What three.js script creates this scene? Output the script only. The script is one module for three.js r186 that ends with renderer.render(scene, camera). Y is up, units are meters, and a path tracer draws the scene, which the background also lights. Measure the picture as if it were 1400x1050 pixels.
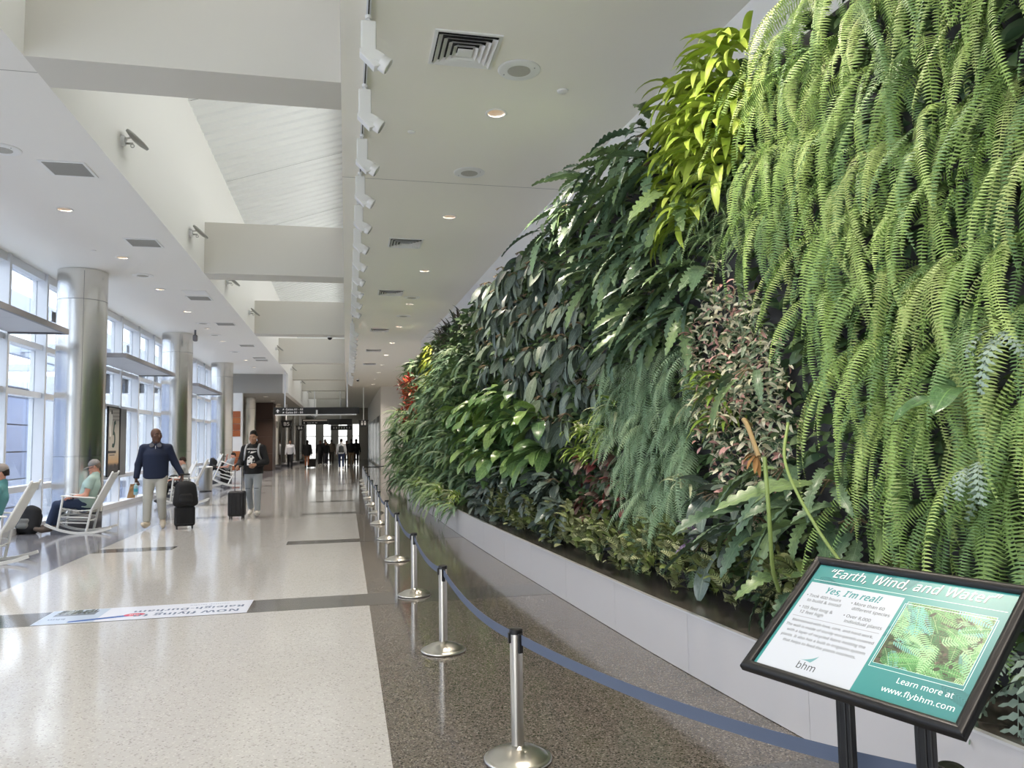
import * as THREE from 'three';
import { RoundedBoxGeometry } from 'three/addons/geometries/RoundedBoxGeometry.js';
import { mergeGeometries } from 'three/addons/utils/BufferGeometryUtils.js';
import { ImprovedNoise } from 'three/addons/math/ImprovedNoise.js';

// ---------------------------------------------------------------- camera, sky, exposure
const scene = new THREE.Scene();
const camera = new THREE.PerspectiveCamera(54.2, 4 / 3, 0.05, 400);
camera.position.set(0, 1.55, 0);
camera.quaternion.setFromRotationMatrix(new THREE.Matrix4().makeBasis(
  new THREE.Vector3(0.976395, -0.0164043, 0.2153688),
  new THREE.Vector3(-0.0004105, 0.996969, 0.0777984),
  new THREE.Vector3(-0.2159922, -0.0760504, 0.9734288)));
const renderer = new THREE.WebGLRenderer({ antialias: true });
renderer.toneMapping = THREE.LinearToneMapping;
renderer.toneMappingExposure = 1.22;
renderer.shadowMap.enabled = true;
const SKY_RADIANCE = 8.5;          // overcast sky, a little blue, even all round
const DOWNLIGHT_CD = 27;
{
  const w = 64, h = 32, d = new Float32Array(w * h * 4);
  for (let j = 0; j < h; j++) for (let i = 0; i < w; i++) {
    const el = Math.max(0, (j / (h - 1) - 0.5) * 2);            // row 0 is the nadir
    const k = SKY_RADIANCE * (0.55 + 0.45 * el), o = (j * w + i) * 4;
    d[o] = k * 0.97; d[o + 1] = k * 0.99; d[o + 2] = k * 1.02; d[o + 3] = 1;
  }
  const sky = new THREE.DataTexture(d, w, h, THREE.RGBAFormat, THREE.FloatType);
  sky.mapping = THREE.EquirectangularReflectionMapping;
  sky.minFilter = sky.magFilter = THREE.LinearFilter;
  sky.needsUpdate = true;
  scene.background = sky;
}

// ---------------------------------------------------------------- helpers
let seedState = 12345;
const seed = (n) => { seedState = n; };
function rnd() { seedState = (seedState + 0x6d2b79f5) | 0; let t = Math.imul(seedState ^ (seedState >>> 15), 1 | seedState); t = (t + Math.imul(t ^ (t >>> 7), 61 | t)) ^ t; return ((t ^ (t >>> 14)) >>> 0) / 4294967296; }
const rr = (a, b) => a + (b - a) * rnd();
const clamp = (x, a = 0, b = 1) => Math.min(b, Math.max(a, x));
const lerp = (a, b, t) => a + (b - a) * t;
const smooth = (a, b, x) => { const t = clamp((x - a) / (b - a)); return t * t * (3 - 2 * t); };
const V = (x, y, z) => new THREE.Vector3(x, y, z);
const PI = Math.PI;
function interp(x, xs, ys) { if (x <= xs[0]) return ys[0]; for (let i = 1; i < xs.length; i++) if (x <= xs[i]) return lerp(ys[i - 1], ys[i], (x - xs[i - 1]) / (xs[i] - xs[i - 1])); return ys[ys.length - 1]; }

const used = new Map();
function numbered(name) { const n = used.get(name) || 0; used.set(name, n + 1); return n ? `${name}_${String(n).padStart(3, '0')}` : name; }
function merge(gs) {
  gs = gs.flat(9).map((g) => {
    g = g.index ? g.toNonIndexed() : g;
    for (const k of Object.keys(g.attributes)) if (!['position', 'normal', 'uv', 'color'].includes(k)) g.deleteAttribute(k);
    return g;
  });
  if (!gs.every((g) => g.attributes.uv)) gs.forEach((g) => g.deleteAttribute('uv'));
  if (!gs.every((g) => g.attributes.color)) gs.forEach((g) => g.deleteAttribute('color'));
  return gs.length === 1 ? gs[0] : mergeGeometries(gs);
}
function obj(name, geo, material, parent = scene) {
  const m = new THREE.Mesh(Array.isArray(geo) ? merge(geo) : geo, material);
  m.name = parent === scene ? numbered(name) : name;
  m.castShadow = m.receiveShadow = true;
  parent.add(m);
  return m;
}
function struct(name, geo, material, parent = scene) { const m = obj(name, geo, material, parent); if (parent === scene) m.userData.kind = 'structure'; return m; }
function structGroup(name) { const o = new THREE.Group(); o.name = numbered(name); o.userData.kind = 'structure'; scene.add(o); return o; }
function tag(o, label, category, group, kind) { o.userData.label = label; o.userData.category = category; if (group) o.userData.group = group; if (kind) o.userData.kind = kind; return o; }
function thing(name, label, category, [x, y, z] = [0, 0, 0], turn = 0, group) {
  const o = new THREE.Group(); o.name = numbered(name); scene.add(o);
  o.position.set(x, y, z); o.rotation.y = turn;
  return tag(o, label, category, group);
}
function copy(src, [x, y, z], turn, label) {
  const c = src.clone(); c.name = numbered(src.name.replace(/_\d{3}$/, '')); scene.add(c);
  c.position.set(x, y, z); if (turn !== undefined) c.rotation.y = turn; c.userData = { ...src.userData };
  if (label) c.userData.label = label;
  return c;
}
const ORD = ['first', 'second', 'third', 'fourth', 'fifth', 'sixth', 'seventh', 'eighth', 'ninth', 'tenth', 'eleventh', 'twelfth', 'thirteenth', 'fourteenth', 'fifteenth', 'sixteenth', 'seventeenth', 'eighteenth', 'nineteenth', 'twentieth', 'twenty-first', 'twenty-second', 'twenty-third', 'twenty-fourth', 'twenty-fifth', 'twenty-sixth', 'twenty-seventh', 'twenty-eighth', 'twenty-ninth', 'thirtieth', 'thirty-first', 'thirty-second', 'thirty-third', 'thirty-fourth', 'thirty-fifth', 'thirty-sixth', 'thirty-seventh', 'thirty-eighth', 'thirty-ninth', 'fortieth', 'forty-first', 'forty-second', 'forty-third', 'forty-fourth', 'forty-fifth'];

// geometry shorthands
const box = (x0, x1, y0, y1, z0, z1) => new THREE.BoxGeometry(x1 - x0, y1 - y0, z1 - z0).translate((x0 + x1) / 2, (y0 + y1) / 2, (z0 + z1) / 2);
const rbox = (w, h, d, x = 0, y = 0, z = 0, r = 0.01, s = 2) => new RoundedBoxGeometry(w, h, d, s, Math.min(r, w / 2.01, h / 2.01, d / 2.01)).translate(x, y, z);
const cyl = (r0, r1, h, x = 0, y = 0, z = 0, n = 24) => new THREE.CylinderGeometry(r1, r0, h, n).translate(x, y + h / 2, z);   // y is the foot
const lathe = (pts, n = 32) => new THREE.LatheGeometry(pts.map(([r, y]) => new THREE.Vector2(r, y)), n);
const tube = (pts, r, n = 8, seg = 0, closed = false) => new THREE.TubeGeometry(new THREE.CatmullRomCurve3(pts.map((p) => V(...p)), closed, 'centripetal'), seg || pts.length * 4, r, n, closed);
function bar(a, b, w, d = w, r = 0.004) {          // a rounded bar from a to b
  const A = V(...a), B = V(...b), L = A.distanceTo(B), dir = B.clone().sub(A).normalize();
  const g = rbox(w, L, d, 0, 0, 0, r, 1);
  const q = new THREE.Quaternion().setFromUnitVectors(V(0, 1, 0), dir);
  return g.applyQuaternion(q).translate((a[0] + b[0]) / 2, (a[1] + b[1]) / 2, (a[2] + b[2]) / 2);
}
function rod(a, b, r0, r1 = r0, n = 10) {
  const A = V(...a), B = V(...b), L = A.distanceTo(B);
  const g = new THREE.CylinderGeometry(r1, r0, L, n);
  return g.applyQuaternion(new THREE.Quaternion().setFromUnitVectors(V(0, 1, 0), B.clone().sub(A).normalize())).translate((a[0] + b[0]) / 2, (a[1] + b[1]) / 2, (a[2] + b[2]) / 2);
}
function ball(r, x, y, z, sx = 1, sy = 1, sz = 1, n = 14) { return new THREE.SphereGeometry(r, n, Math.max(6, n * 0.7 | 0)).scale(sx, sy, sz).translate(x, y, z); }
function polygonPrism(pts, h, y = 0) {               // plan outline (x, z) raised to height h
  const s = new THREE.Shape(pts.map(([x, z]) => new THREE.Vector2(x, -z)));
  return new THREE.ExtrudeGeometry(s, { depth: h, bevelEnabled: false }).rotateX(-PI / 2).translate(0, y, 0);
}
function worldUV(g, s = 1) {                         // uv in metres, from the flat direction of each face
  g = g.index ? g.toNonIndexed() : g; const p = g.attributes.position, n = g.attributes.normal, uv = new Float32Array(p.count * 2);
  for (let i = 0; i < p.count; i++) {
    const ax = Math.abs(n.getX(i)), ay = Math.abs(n.getY(i)), az = Math.abs(n.getZ(i));
    if (ay >= ax && ay >= az) { uv[2 * i] = p.getX(i) / s; uv[2 * i + 1] = p.getZ(i) / s; }
    else if (ax >= az) { uv[2 * i] = p.getZ(i) / s; uv[2 * i + 1] = p.getY(i) / s; }
    else { uv[2 * i] = p.getX(i) / s; uv[2 * i + 1] = p.getY(i) / s; }
  }
  g.setAttribute('uv', new THREE.BufferAttribute(uv, 2)); return g;
}

// textures
const pn = new ImprovedNoise();
function canvasTex(w, h, draw, rep) {
  const c = document.createElement('canvas'); c.width = w; c.height = h; draw(c.getContext('2d'), w, h);
  const t = new THREE.CanvasTexture(c); t.colorSpace = THREE.SRGBColorSpace;
  if (rep) { t.wrapS = t.wrapT = THREE.RepeatWrapping; t.repeat.set(...rep); }
  return t;
}
function dataTex(n, f, srgb = true, rep = [1, 1]) {
  const d = new Uint8Array(n * n * 4);
  for (let j = 0; j < n; j++) for (let i = 0; i < n; i++) { const c = f(i, j); const o = 4 * (j * n + i); d[o] = clamp(c[0], 0, 255); d[o + 1] = clamp(c[1], 0, 255); d[o + 2] = clamp(c[2], 0, 255); d[o + 3] = 255; }
  const t = new THREE.DataTexture(d, n, n); if (srgb) t.colorSpace = THREE.SRGBColorSpace;
  t.wrapS = t.wrapT = THREE.RepeatWrapping; t.repeat.set(...rep); t.magFilter = THREE.LinearFilter; t.needsUpdate = true; return t;
}
const mat = (color, roughness = 0.6, metalness = 0, o = {}) => new THREE.MeshStandardMaterial({ color, roughness, metalness, ...o });
const phys = (o) => new THREE.MeshPhysicalMaterial(o);
function terrazzo(base, chips, n, count, rmin, rmax, rndSeed, jitter = 4) {      // chips seen in a polished floor, 512 px to the metre
  seed(rndSeed);
  const buf = new Float32Array(n * n * 3);
  for (let i = 0; i < n * n; i++) { const j = (rnd() - 0.5) * jitter; for (let k = 0; k < 3; k++) buf[3 * i + k] = base[k] + j; }
  for (let c = 0; c < count; c++) {
    const cx = rnd() * n, cy = rnd() * n, r = rr(rmin, rmax), col = chips[rnd() * chips.length | 0], e = rr(0.6, 1.4), a = rnd() * PI, ca = Math.cos(a), sa = Math.sin(a);
    for (let y = -Math.ceil(r * 1.5); y <= r * 1.5; y++) for (let x = -Math.ceil(r * 1.5); x <= r * 1.5; x++) {
      const u = (x * ca + y * sa) / e, v = (-x * sa + y * ca) * e; if (u * u + v * v > r * r) continue;
      const o = 3 * (((cy + y + n) | 0) % n * n + ((cx + x + n) | 0) % n); for (let k = 0; k < 3; k++) buf[o + k] = lerp(buf[o + k], col[k], 0.85);
    }
  }
  return (i, j) => { const o = 3 * (j * n + i); return [buf[o], buf[o + 1], buf[o + 2]]; };
}
const noiseBump = dataTex(256, (i, j) => { const a = 2 * PI / 256; const v = 128 + 60 * pn.noise(3 * Math.cos(i * a) + 7, 3 * Math.sin(i * a), 3 * Math.cos(j * a) + 3 * Math.sin(j * a)) + 30 * pn.noise(9 * Math.cos(i * a), 9 * Math.sin(i * a) + 5, 9 * Math.sin(j * a) + 4 * Math.cos(j * a)); return [v, v, v]; }, false, [0.45, 0.45]);

const M = {
  wall: mat('#eceae6', 0.75), ceiling: mat('#edebe6', 0.85), ceilingSide: mat('#f1eee3', 0.85), beam: mat('#d2cfc7', 0.8),
  deck: mat('#eef0f0', 0.55), steel: mat('#b9b8b4', 0.3, 1), steelPolished: mat('#d2d1cd', 0.2, 1), alu: mat('#dfe0e3', 0.4, 0.25), aluDark: mat('#77777b', 0.5, 0.4),
  white: mat('#eeeeea', 0.45), whitePlastic: mat('#e9e9e7', 0.35), grey: mat('#8b8b89', 0.6), black: mat('#121315', 0.5), blackGloss: mat('#101114', 0.28),
  glass: phys({ color: '#d6dbe0', roughness: 0, transmission: 1, thickness: 0, ior: 1.45 }),
  clearGlass: phys({ color: '#c6c6c3', roughness: 0, transmission: 1, thickness: 0, ior: 1.45 }),
};
// ---------------------------------------------------------------- the setting
const CEIL = 5.1, BEAM_Z = [10.2, 1.45, -7.33, -16.2, -24.9, -33.65, -42.4, -51.1, -60];
const PATH_Z = [-8, 2.4, 4, 5.2, 7.2, 9.8, 12.5, 16, 19.5, 22, 24, 26], PATH_X = [3.35, 2.40, 2.26, 2.17, 2.07, 1.95, 1.86, 1.80, 1.74, 1.66, 1.58, 1.5];
const planterX = (z) => interp(-z, PATH_Z, PATH_X);           // face of the planter that runs along the living wall
{
  const white = terrazzo([186, 185, 183], [[204, 203, 201], [170, 168, 163], [196, 195, 191], [152, 150, 147]], 1024, 9000, 1.2, 4, 5, 5);
  const brown = terrazzo([101, 95, 89], [[54, 50, 47], [128, 121, 113], [42, 40, 38], [78, 72, 67], [116, 110, 102], [146, 140, 133]], 1024, 24000, 1.2, 4.2, 6, 10);
  const greyT = terrazzo([128, 129, 137], [[104, 105, 113], [146, 147, 154], [92, 94, 102]], 512, 3500, 1.2, 3.5, 7, 8);
  const dark = terrazzo([92, 90, 88], [[62, 60, 58], [112, 110, 108], [52, 50, 50]], 512, 3500, 1.2, 3.5, 8, 8);
  const fl = (t, n, rep, o = {}) => phys({ map: dataTex(n, t, true, rep), roughness: 0.1, bumpMap: noiseBump, bumpScale: 0.0006, ior: 1.55, ...o });
  const mw = fl(white, 1024, [0.6, 0.6]), mb = fl(brown, 1024, [0.75, 0.75]), mg = fl(greyT, 512, [1, 1]), md = fl(dark, 512, [1, 1]);
  struct('floor', worldUV(box(-3.68, 0.22, -0.3, 0, -82, 12)), mw);
  struct('floor_brown_band', worldUV(box(0.22, 5.2, -0.3, 0, -82, 12)), mb);
  struct('floor_grey_band', worldUV(box(-6.3, -3.68, -0.3, 0, -82, 12)), mg);
  struct('floor_gate_lounge', worldUV(box(-13, -6.3, -0.3, 0, -82, -38.6)), mg);
  // dark stripes inlaid across the floor
  const st = [];
  const row = (z0, z1, ...spans) => { for (const [a, b] of spans) st.push(box(a, b, -0.01, 0.0012, z0, z1)); };
  row(-3.35, -2.8, [-3.68, 4]); row(-8.05, -7.48, [-3.68, 2.08]);
  row(-12.72, -12.3, [-3.68, -2.56], [-0.91, 1.9]); row(-17.75, -17.35, [-3.68, -2.56], [-0.95, 1.8]);
  row(-21.4, -21.0, [-3.68, -2.56], [-0.95, 1.7]); row(-26.1, -25.7, [-3.68, -2.56], [-0.95, 3.3]);
  for (const z of [-30, -34.4, -38.8, -43, -47.4, -52, -57]) row(z - 0.35, z, [-3.68, -2.2], [-1.3, 2]);
  struct('floor_dark_stripes', worldUV(merge(st)), md);
}
// ceilings over the two side aisles, the raised well between them, its cross beams and its roof deck
const DL_SIDE = []; for (let k = -3; k < 11; k++) DL_SIDE.push(-7.73 - 3.8 * k);  // the farthest one is unseen, placed to wash the white return wall
const DL_WINDOW = []; for (let k = -3; k < 9; k++) DL_WINDOW.push(-12.1 - 2.95 * k);
function pierced(x0, x1, z0, z1, hx, zs) {              // a ceiling slab with round openings for its downlights
  const s = new THREE.Shape([[x0, -z1], [x1, -z1], [x1, -z0], [x0, -z0]].map((q) => new THREE.Vector2(...q)));
  for (const z of zs) { const h = new THREE.Path(); h.absarc(hx, -z, 0.095, 0, 2 * PI, true); s.holes.push(h); }
  return new THREE.ExtrudeGeometry(s, { depth: 0.35, bevelEnabled: false, curveSegments: 14 }).rotateX(-PI / 2).translate(0, CEIL, 0);
}
struct('ceiling', pierced(-0.047, 5.2, -82, 12, 1.59, DL_SIDE), M.ceilingSide);
struct('ceiling_window_side', pierced(-6.3, -2.853, -39.1, 12, -4.09, DL_WINDOW), M.ceiling);
struct('ceiling_plenum', [box(-0.04, 5.2, CEIL + 0.36, CEIL + 0.4, -82, 12), box(-6.3, -2.86, CEIL + 0.36, CEIL + 0.4, -39.1, 12)], M.grey);
struct('ceiling_seam', [box(-0.05, 3.4, CEIL - 0.0008, CEIL + 0.002, -10.012, -10), box(-6.2, -2.85, CEIL - 0.0012, CEIL + 0.002, -7.652, -7.64)], mat('#a3a19b', 0.9));
struct('wall_well_side', [box(-3.1, -2.85, CEIL + 0.35, 8.1, -39.1, 12), box(-2.853, -2.85, CEIL, CEIL + 0.35, -39.1, 12), box(-3.1, -2.85, 4.15, 8.1, -82, -39.1)], M.wall);
struct('wall_well_clerestory', [box(-0.05, 0.1, CEIL + 0.35, 6.3, -82, 12), box(-0.05, -0.047, CEIL, CEIL + 0.35, -82, 12), box(-0.05, 0.1, 8.5, 9.1, -82, 12)], M.wall);
for (const z of BEAM_Z) struct('beam', box(-2.85, -0.05, CEIL, 6.17, z - 0.62, z), M.beam);
{
  const g = structGroup('roof_deck');
  const y = (x) => 7.92 + (x + 2.85) * 0.335;
  for (let p = 0; p < 21; p++) {                       // deck sheets 4.4 m long with raised ribs running across
    const z1 = 12 - p * 4.4, z0 = z1 - 4.385, parts = [];
    const prof = [];
    for (let k = 0; k < 11; k++) { const z = z1 - k * 0.4; prof.push([z, 0], [z - 0.26, 0], [z - 0.3, 0.055], [z - 0.36, 0.055]); }
    prof.push([z0, 0]);
    const pos = [], idx = [];
    prof.forEach(([z, d]) => { const zz = Math.max(z, z0); pos.push(-2.95, y(-2.95) + d, zz, 0.05, y(0.05) + d, zz); });
    for (let k = 0; k < prof.length - 1; k++) { const a = 2 * k; idx.push(a, a + 1, a + 2, a + 1, a + 3, a + 2); }
    const b = new THREE.BufferGeometry(); b.setAttribute('position', new THREE.Float32BufferAttribute(pos, 3)); b.setIndex(idx);
    const n = b.toNonIndexed(); n.computeVertexNormals(); parts.push(n);
    obj('deck_sheet', parts, M.deck, g);
  }
  obj('roof_slab', (() => { const s = new THREE.Shape([[-3.2, y(-3.2) + 0.1], [0.35, y(0.35) + 0.1], [0.35, y(0.35) + 0.4], [-3.2, y(-3.2) + 0.4]].map((q) => new THREE.Vector2(...q))); return new THREE.ExtrudeGeometry(s, { depth: 94, bevelEnabled: false }).translate(0, 0, -82); })(), M.grey, g);
  // the clerestory that lights the well
  const w = structGroup('window_1'), fr = [];
  for (let z = 12; z > -82; z -= 1.4625) fr.push(box(-0.04, 0.06, 6.3, 8.5, z - 0.06, z));
  fr.push(box(-0.04, 0.06, 6.3, 6.38, -82, 12), box(-0.04, 0.06, 8.42, 8.5, -82, 12));
  obj('window_frame', fr, M.alu, w);
  for (let z = 12; z > -82; z -= 1.4625) obj('pane', box(0.0, 0.012, 6.36, 8.44, z - 1.4625, z - 0.06), M.clearGlass, w);
}
// curtain wall: mullion fins every 1.75 m, transoms, panes; one window per bay of columns
{
  const x0 = -6.2, x1 = -5.92, ys = [0.12, 0.8, 2.62, 3.58, 5.0];
  let n = 2;
  for (let b = -1; b < 5; b++) {
    const zA = -7.66 - 8.75 * b, zB = Math.max(zA - 8.75, -39.1), g = structGroup('window_' + n++);
    for (let k = 0; k < 5; k++) {
      const z = zA - 0.36 - 1.75 * k; if (z - 0.1 < zB) break;
      obj('mullion', rbox(x1 - x0, 5.0, 0.09, (x0 + x1) / 2, 2.6, z, 0.006, 1), M.alu, g);
    }
    ys.forEach((y, i) => obj('transom', box(x0, i === 0 ? -5.86 : -5.97, i === 0 ? 0 : y - 0.055, i === 0 ? 0.12 : i === 4 ? CEIL : y + 0.055, zB, zA), M.alu, g));
    for (let k = -1; k < 5; k++) for (let r = 0; r < 4; r++) {
      const za = Math.min(zA, zA - 0.405 - 1.75 * k), zb = Math.max(zB, zA - 0.315 - 1.75 * (k + 1)); if (za - zb < 0.1) continue;
      obj('pane', box(-6.12, -6.105, ys[r] + (r ? 0.05 : 0), ys[r + 1] - 0.05, zb, za), M.glass, g);
    }
  }
}
// light shelves on the curtain wall
{
  const sh = thing('light_shelf', 'grey metal light shelf on the window wall before the first steel column', 'light shelf', [-5.92, 3.62, -15.0], 0);
  const slab = [];
  for (let k = 0; k < 3; k++) slab.push(0);
  obj('shelf_edge', [box(0.93, 0.985, 0, 0.1, 0, 5.1), box(0, 0.985, 0, 0.1, 5.05, 5.1), box(0, 0.985, 0, 0.1, 0, 0.05)], M.aluDark, sh);
  for (let k = 0; k < 3; k++) obj('shelf_panel', rbox(0.925, 0.05, 1.655, 0.465, 0.055, 0.05 + 1.667 * (k + 0.5), 0.004, 1), mat('#b4b4b8', 0.45, 0.2), sh);
  copy(sh, [-5.92, 3.62, -23.75], 0, 'grey metal light shelf on the window wall between first and second columns');
  copy(sh, [-5.92, 3.62, -32.5], 0, 'grey metal light shelf on the window wall between second and third columns');
}
// steel columns: clad drum with reveals, capital sheet and a dark base
{
  const colMat = phys({ color: '#e2e0db', metalness: 1, roughness: 0.23, anisotropy: 0.5, bumpMap: noiseBump, bumpScale: 0.0006 });
  const mk = (x, z, h, m) => {
    const g = structGroup('column'); g.position.set(x, 0, z);
    const r = 0.45;
    obj('column_base', lathe([[0, 0], [r - 0.012, 0], [r - 0.012, 0.3], [0, 0.3]], 48), M.aluDark, g);
    for (const [a, b] of [[0.302, 1.395], [1.4, h - 0.62], [h - 0.612, h - 0.006]])
      for (let q = 0; q < 3; q++) { const c = new THREE.CylinderGeometry(r, r, b - a, 20, 1, true, q * 2 * PI / 3 + 0.35, 2 * PI / 3 - 0.012).translate(0, (a + b) / 2, 0); obj('cladding_sheet', c, m, g); }
    obj('column_core', cyl(r - 0.012, r - 0.012, h - 0.35, 0, 0.3, 0, 32), M.aluDark, g);
    return g;
  };
  for (let k = -1; k < 3; k++) mk(-5.18, -16.45 - 8.75 * k, CEIL, colMat);
  for (const [x, z] of [[-5.21, -42.5], [-4.54, -51], [-4.26, -57], [-4.02, -62], [-3.8, -66.5]]) mk(x, z, 4.15, colMat);
}
// right side: the wall behind the plants follows the planter, then a white return and the far panelled wall
{
  const pts = []; for (let z = 12; z >= -26; z -= 1) pts.push([planterX(z) + 1.05, z]);
  pts.push([3.4, -27.5], [3.4, -47.5], [2.12, -47.5], [2.12, -82], [5.2, -82], [5.2, 12]);
  struct('wall_right', polygonPrism(pts.reverse(), CEIL), M.wall);
  struct('wall_left', [box(-13.2, -6.3, -0.3, CEIL, -39.4, -39.1), box(-6.3, -3.1, 5.4, CEIL + 0.35, -39.4, -39.1)], M.wall);
  struct('wall_back', box(-6.5, 5.2, -0.3, 9.5, 12, 12.3), M.wall);
  struct('wall_lounge', box(-13.2, -13, -0.3, 4.5, -82, -39.1), M.wall);
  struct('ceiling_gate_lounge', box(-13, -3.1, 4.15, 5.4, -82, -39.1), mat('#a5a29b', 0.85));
}
// the far end: piers and tall bright windows
{
  const xs = [-13, -3.75, -2.9, -2.15, -1.45, -0.72, 0.1, 0.66, 1.25, 5.2], wl = [];
  for (let k = 0; k < xs.length - 1; k += 2) wl.push(box(xs[k], xs[k + 1], 0, 3.5, -76.3, -76));
  wl.push(box(-13, 5.2, 3.5, 8.2, -76.3, -76));
  struct('wall_end', wl, mat('#b9b6ae', 0.8));
  let n = 20;
  for (let k = 1; k < xs.length - 1; k += 2) {
    const g = structGroup('window_' + n++);
    obj('pane', box(xs[k], xs[k + 1], 0.1, 3.5, -76.2, -76.18), M.clearGlass, g);
    obj('window_frame', [box(xs[k], xs[k + 1], 0, 0.1, -76.25, -76.1), box(xs[k], xs[k + 1], 2.3, 2.36, -76.25, -76.1)], M.alu, g);
  }
}
// panelled metal and glass lining of the far wall beside the corridor
{
  const g = structGroup('wall_panelling');
  for (let k = 0; k < 14; k++) {
    const z = -48 - 2 * k;
    obj('panel', rbox(0.04, 3.2, 1.94, 2.1, 1.75, z - 1, 0.006, 1), k % 3 === 1 ? mat('#5b5a58', 0.2, 0.7) : mat('#9b9892', 0.28, 0.8), g);
  }
}
// outside: apron, a pale blue glazed wing across it, its canopy and white posts
{
  struct('ground', box(-140, 40, -5.1, -5, -160, 60), mat('#cfd1d2', 0.9));
  const wing = structGroup('exterior_wing'), bl = mat('#949eba', 0.55), bl2 = mat('#aab4cc', 0.5), tall = mat('#d9dde6', 0.6);
  const lines = [];
  for (let zc = 6; zc > -150; zc -= 5.2) for (let r = 0; r < 6; r++)
    obj('cladding_panel', rbox(0.1, 1.52, 5.1, -19 - 0.0 * r, -4.2 + 1.6 * r, zc - 2.6, 0.01, 1), (r + Math.round(zc)) % 4 === 0 ? bl2 : bl, wing);
  obj('parapet', box(-21.5, -18.8, 5.2, 5.6, -150, 8), tall, wing);
  obj('wing_core', box(-21.4, -19.1, -5, 5.2, -150, 8), mat('#565d70', 0.7), wing);
  for (let z = -3; z > -150; z -= 8.75) obj('post', cyl(0.45, 0.45, 10.6, -16.5, -5, z, 20), tall, wing);
  for (let z = -1; z > -150; z -= 8.75) obj('canopy_beam', box(-19, -9.5, 5.75, 6.1, z - 0.4, z), mat('#c2cad8', 0.6), wing);
  obj('canopy_edge', [box(-9.9, -9.5, 5.6, 6.2, -150, 2), box(-14, -13.7, 5.6, 6.2, -150, 2)], mat('#c9d0de', 0.6), wing);
  struct('unseen_exterior_roof', box(0.15, 30, 5.45, 5.6, -82, 12), mat('#dddddb', 0.9));  // roof out of view, pale so it bounces sky light up to the deck
}
// ---------------------------------------------------------------- ceiling fittings
{
  const lampMat = new THREE.MeshStandardMaterial({ color: '#fff4e6', emissive: '#ffe2c0', emissiveIntensity: 2.2 });
  const refl = mat('#dcd4ca', 0.35, 0.2);
  const proto = new Map();
  const make = (name, label, group, x, z, lit) => {
    const t = thing(name, label, 'downlight', [x, CEIL, z], 0, group);
    obj('trim_ring', lathe([[0.094, 0.002], [0.115, 0.001], [0.118, -0.005], [0.11, -0.009], [0.095, -0.008], [0.09, 0.002], [0.094, 0.002]], 28), M.whitePlastic, t);
    obj('reflector', lathe([[0.093, -0.006], [0.075, 0.08], [0.06, 0.16]], 24), new THREE.MeshStandardMaterial({ color: '#dcd4ca', roughness: 0.35, metalness: 0.2, side: THREE.DoubleSide }), t);
    obj('lamp', lathe([[0, 0.13], [0.035, 0.133], [0.055, 0.15], [0.06, 0.17], [0, 0.17]], 20), lampMat, t);
    return t;
  };
  const sides = [['recessed round downlight in the ceiling over the planter, ', 1.59, DL_SIDE, 'downlights over the planter', 3], ['recessed round downlight in the ceiling by the windows, ', -4.09, DL_WINDOW, 'downlights by the windows', 3]];
  for (const [lab, x, zs, grp, skip] of sides) {
    let first = null;
    zs.forEach((z, k) => {
      if (k >= skip) {
        const label = lab + ORD[k - skip] + ' from the front';
        if (!first) first = make('downlight', label, grp, x, z); else copy(first, [x, CEIL, z], 0, label);
      }
      const s = new THREE.SpotLight('#fff1e0', DOWNLIGHT_CD, 0, 1.15, 0.8, 2);
      s.position.set(x, CEIL - 0.02, z); s.target.position.set(x, 0, z); s.castShadow = true; s.shadow.radius = 6;
      scene.add(s, s.target);
    });
  }
  // far lower ceiling of the gate lounge
  let f0 = null, n = 0;
  for (const z of [-42, -46, -50, -55, -60]) {
    const label = 'small round ceiling light of the low gate lounge, ' + ORD[n++] + ' from the front';
    if (!f0) { f0 = thing('lounge_light', label, 'downlight', [-4.2, 4.15, z], 0, 'lounge ceiling lights'); obj('trim_ring', lathe([[0, -0.004], [0.09, -0.004], [0.12, -0.02], [0.13, 0], [0, 0]], 20), M.whitePlastic, f0); obj('lamp', lathe([[0, -0.012], [0.085, -0.01], [0.085, 0]], 16), lampMat, f0); }
    else copy(f0, [-4.2, 4.15, z], 0, label);
    const s = new THREE.SpotLight('#fff1e0', DOWNLIGHT_CD, 0, 1.1, 0.8, 2); s.position.set(-4.2, 4.1, z); s.target.position.set(-4.2, 0, z); s.castShadow = true; scene.add(s, s.target);
  }
}
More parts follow.
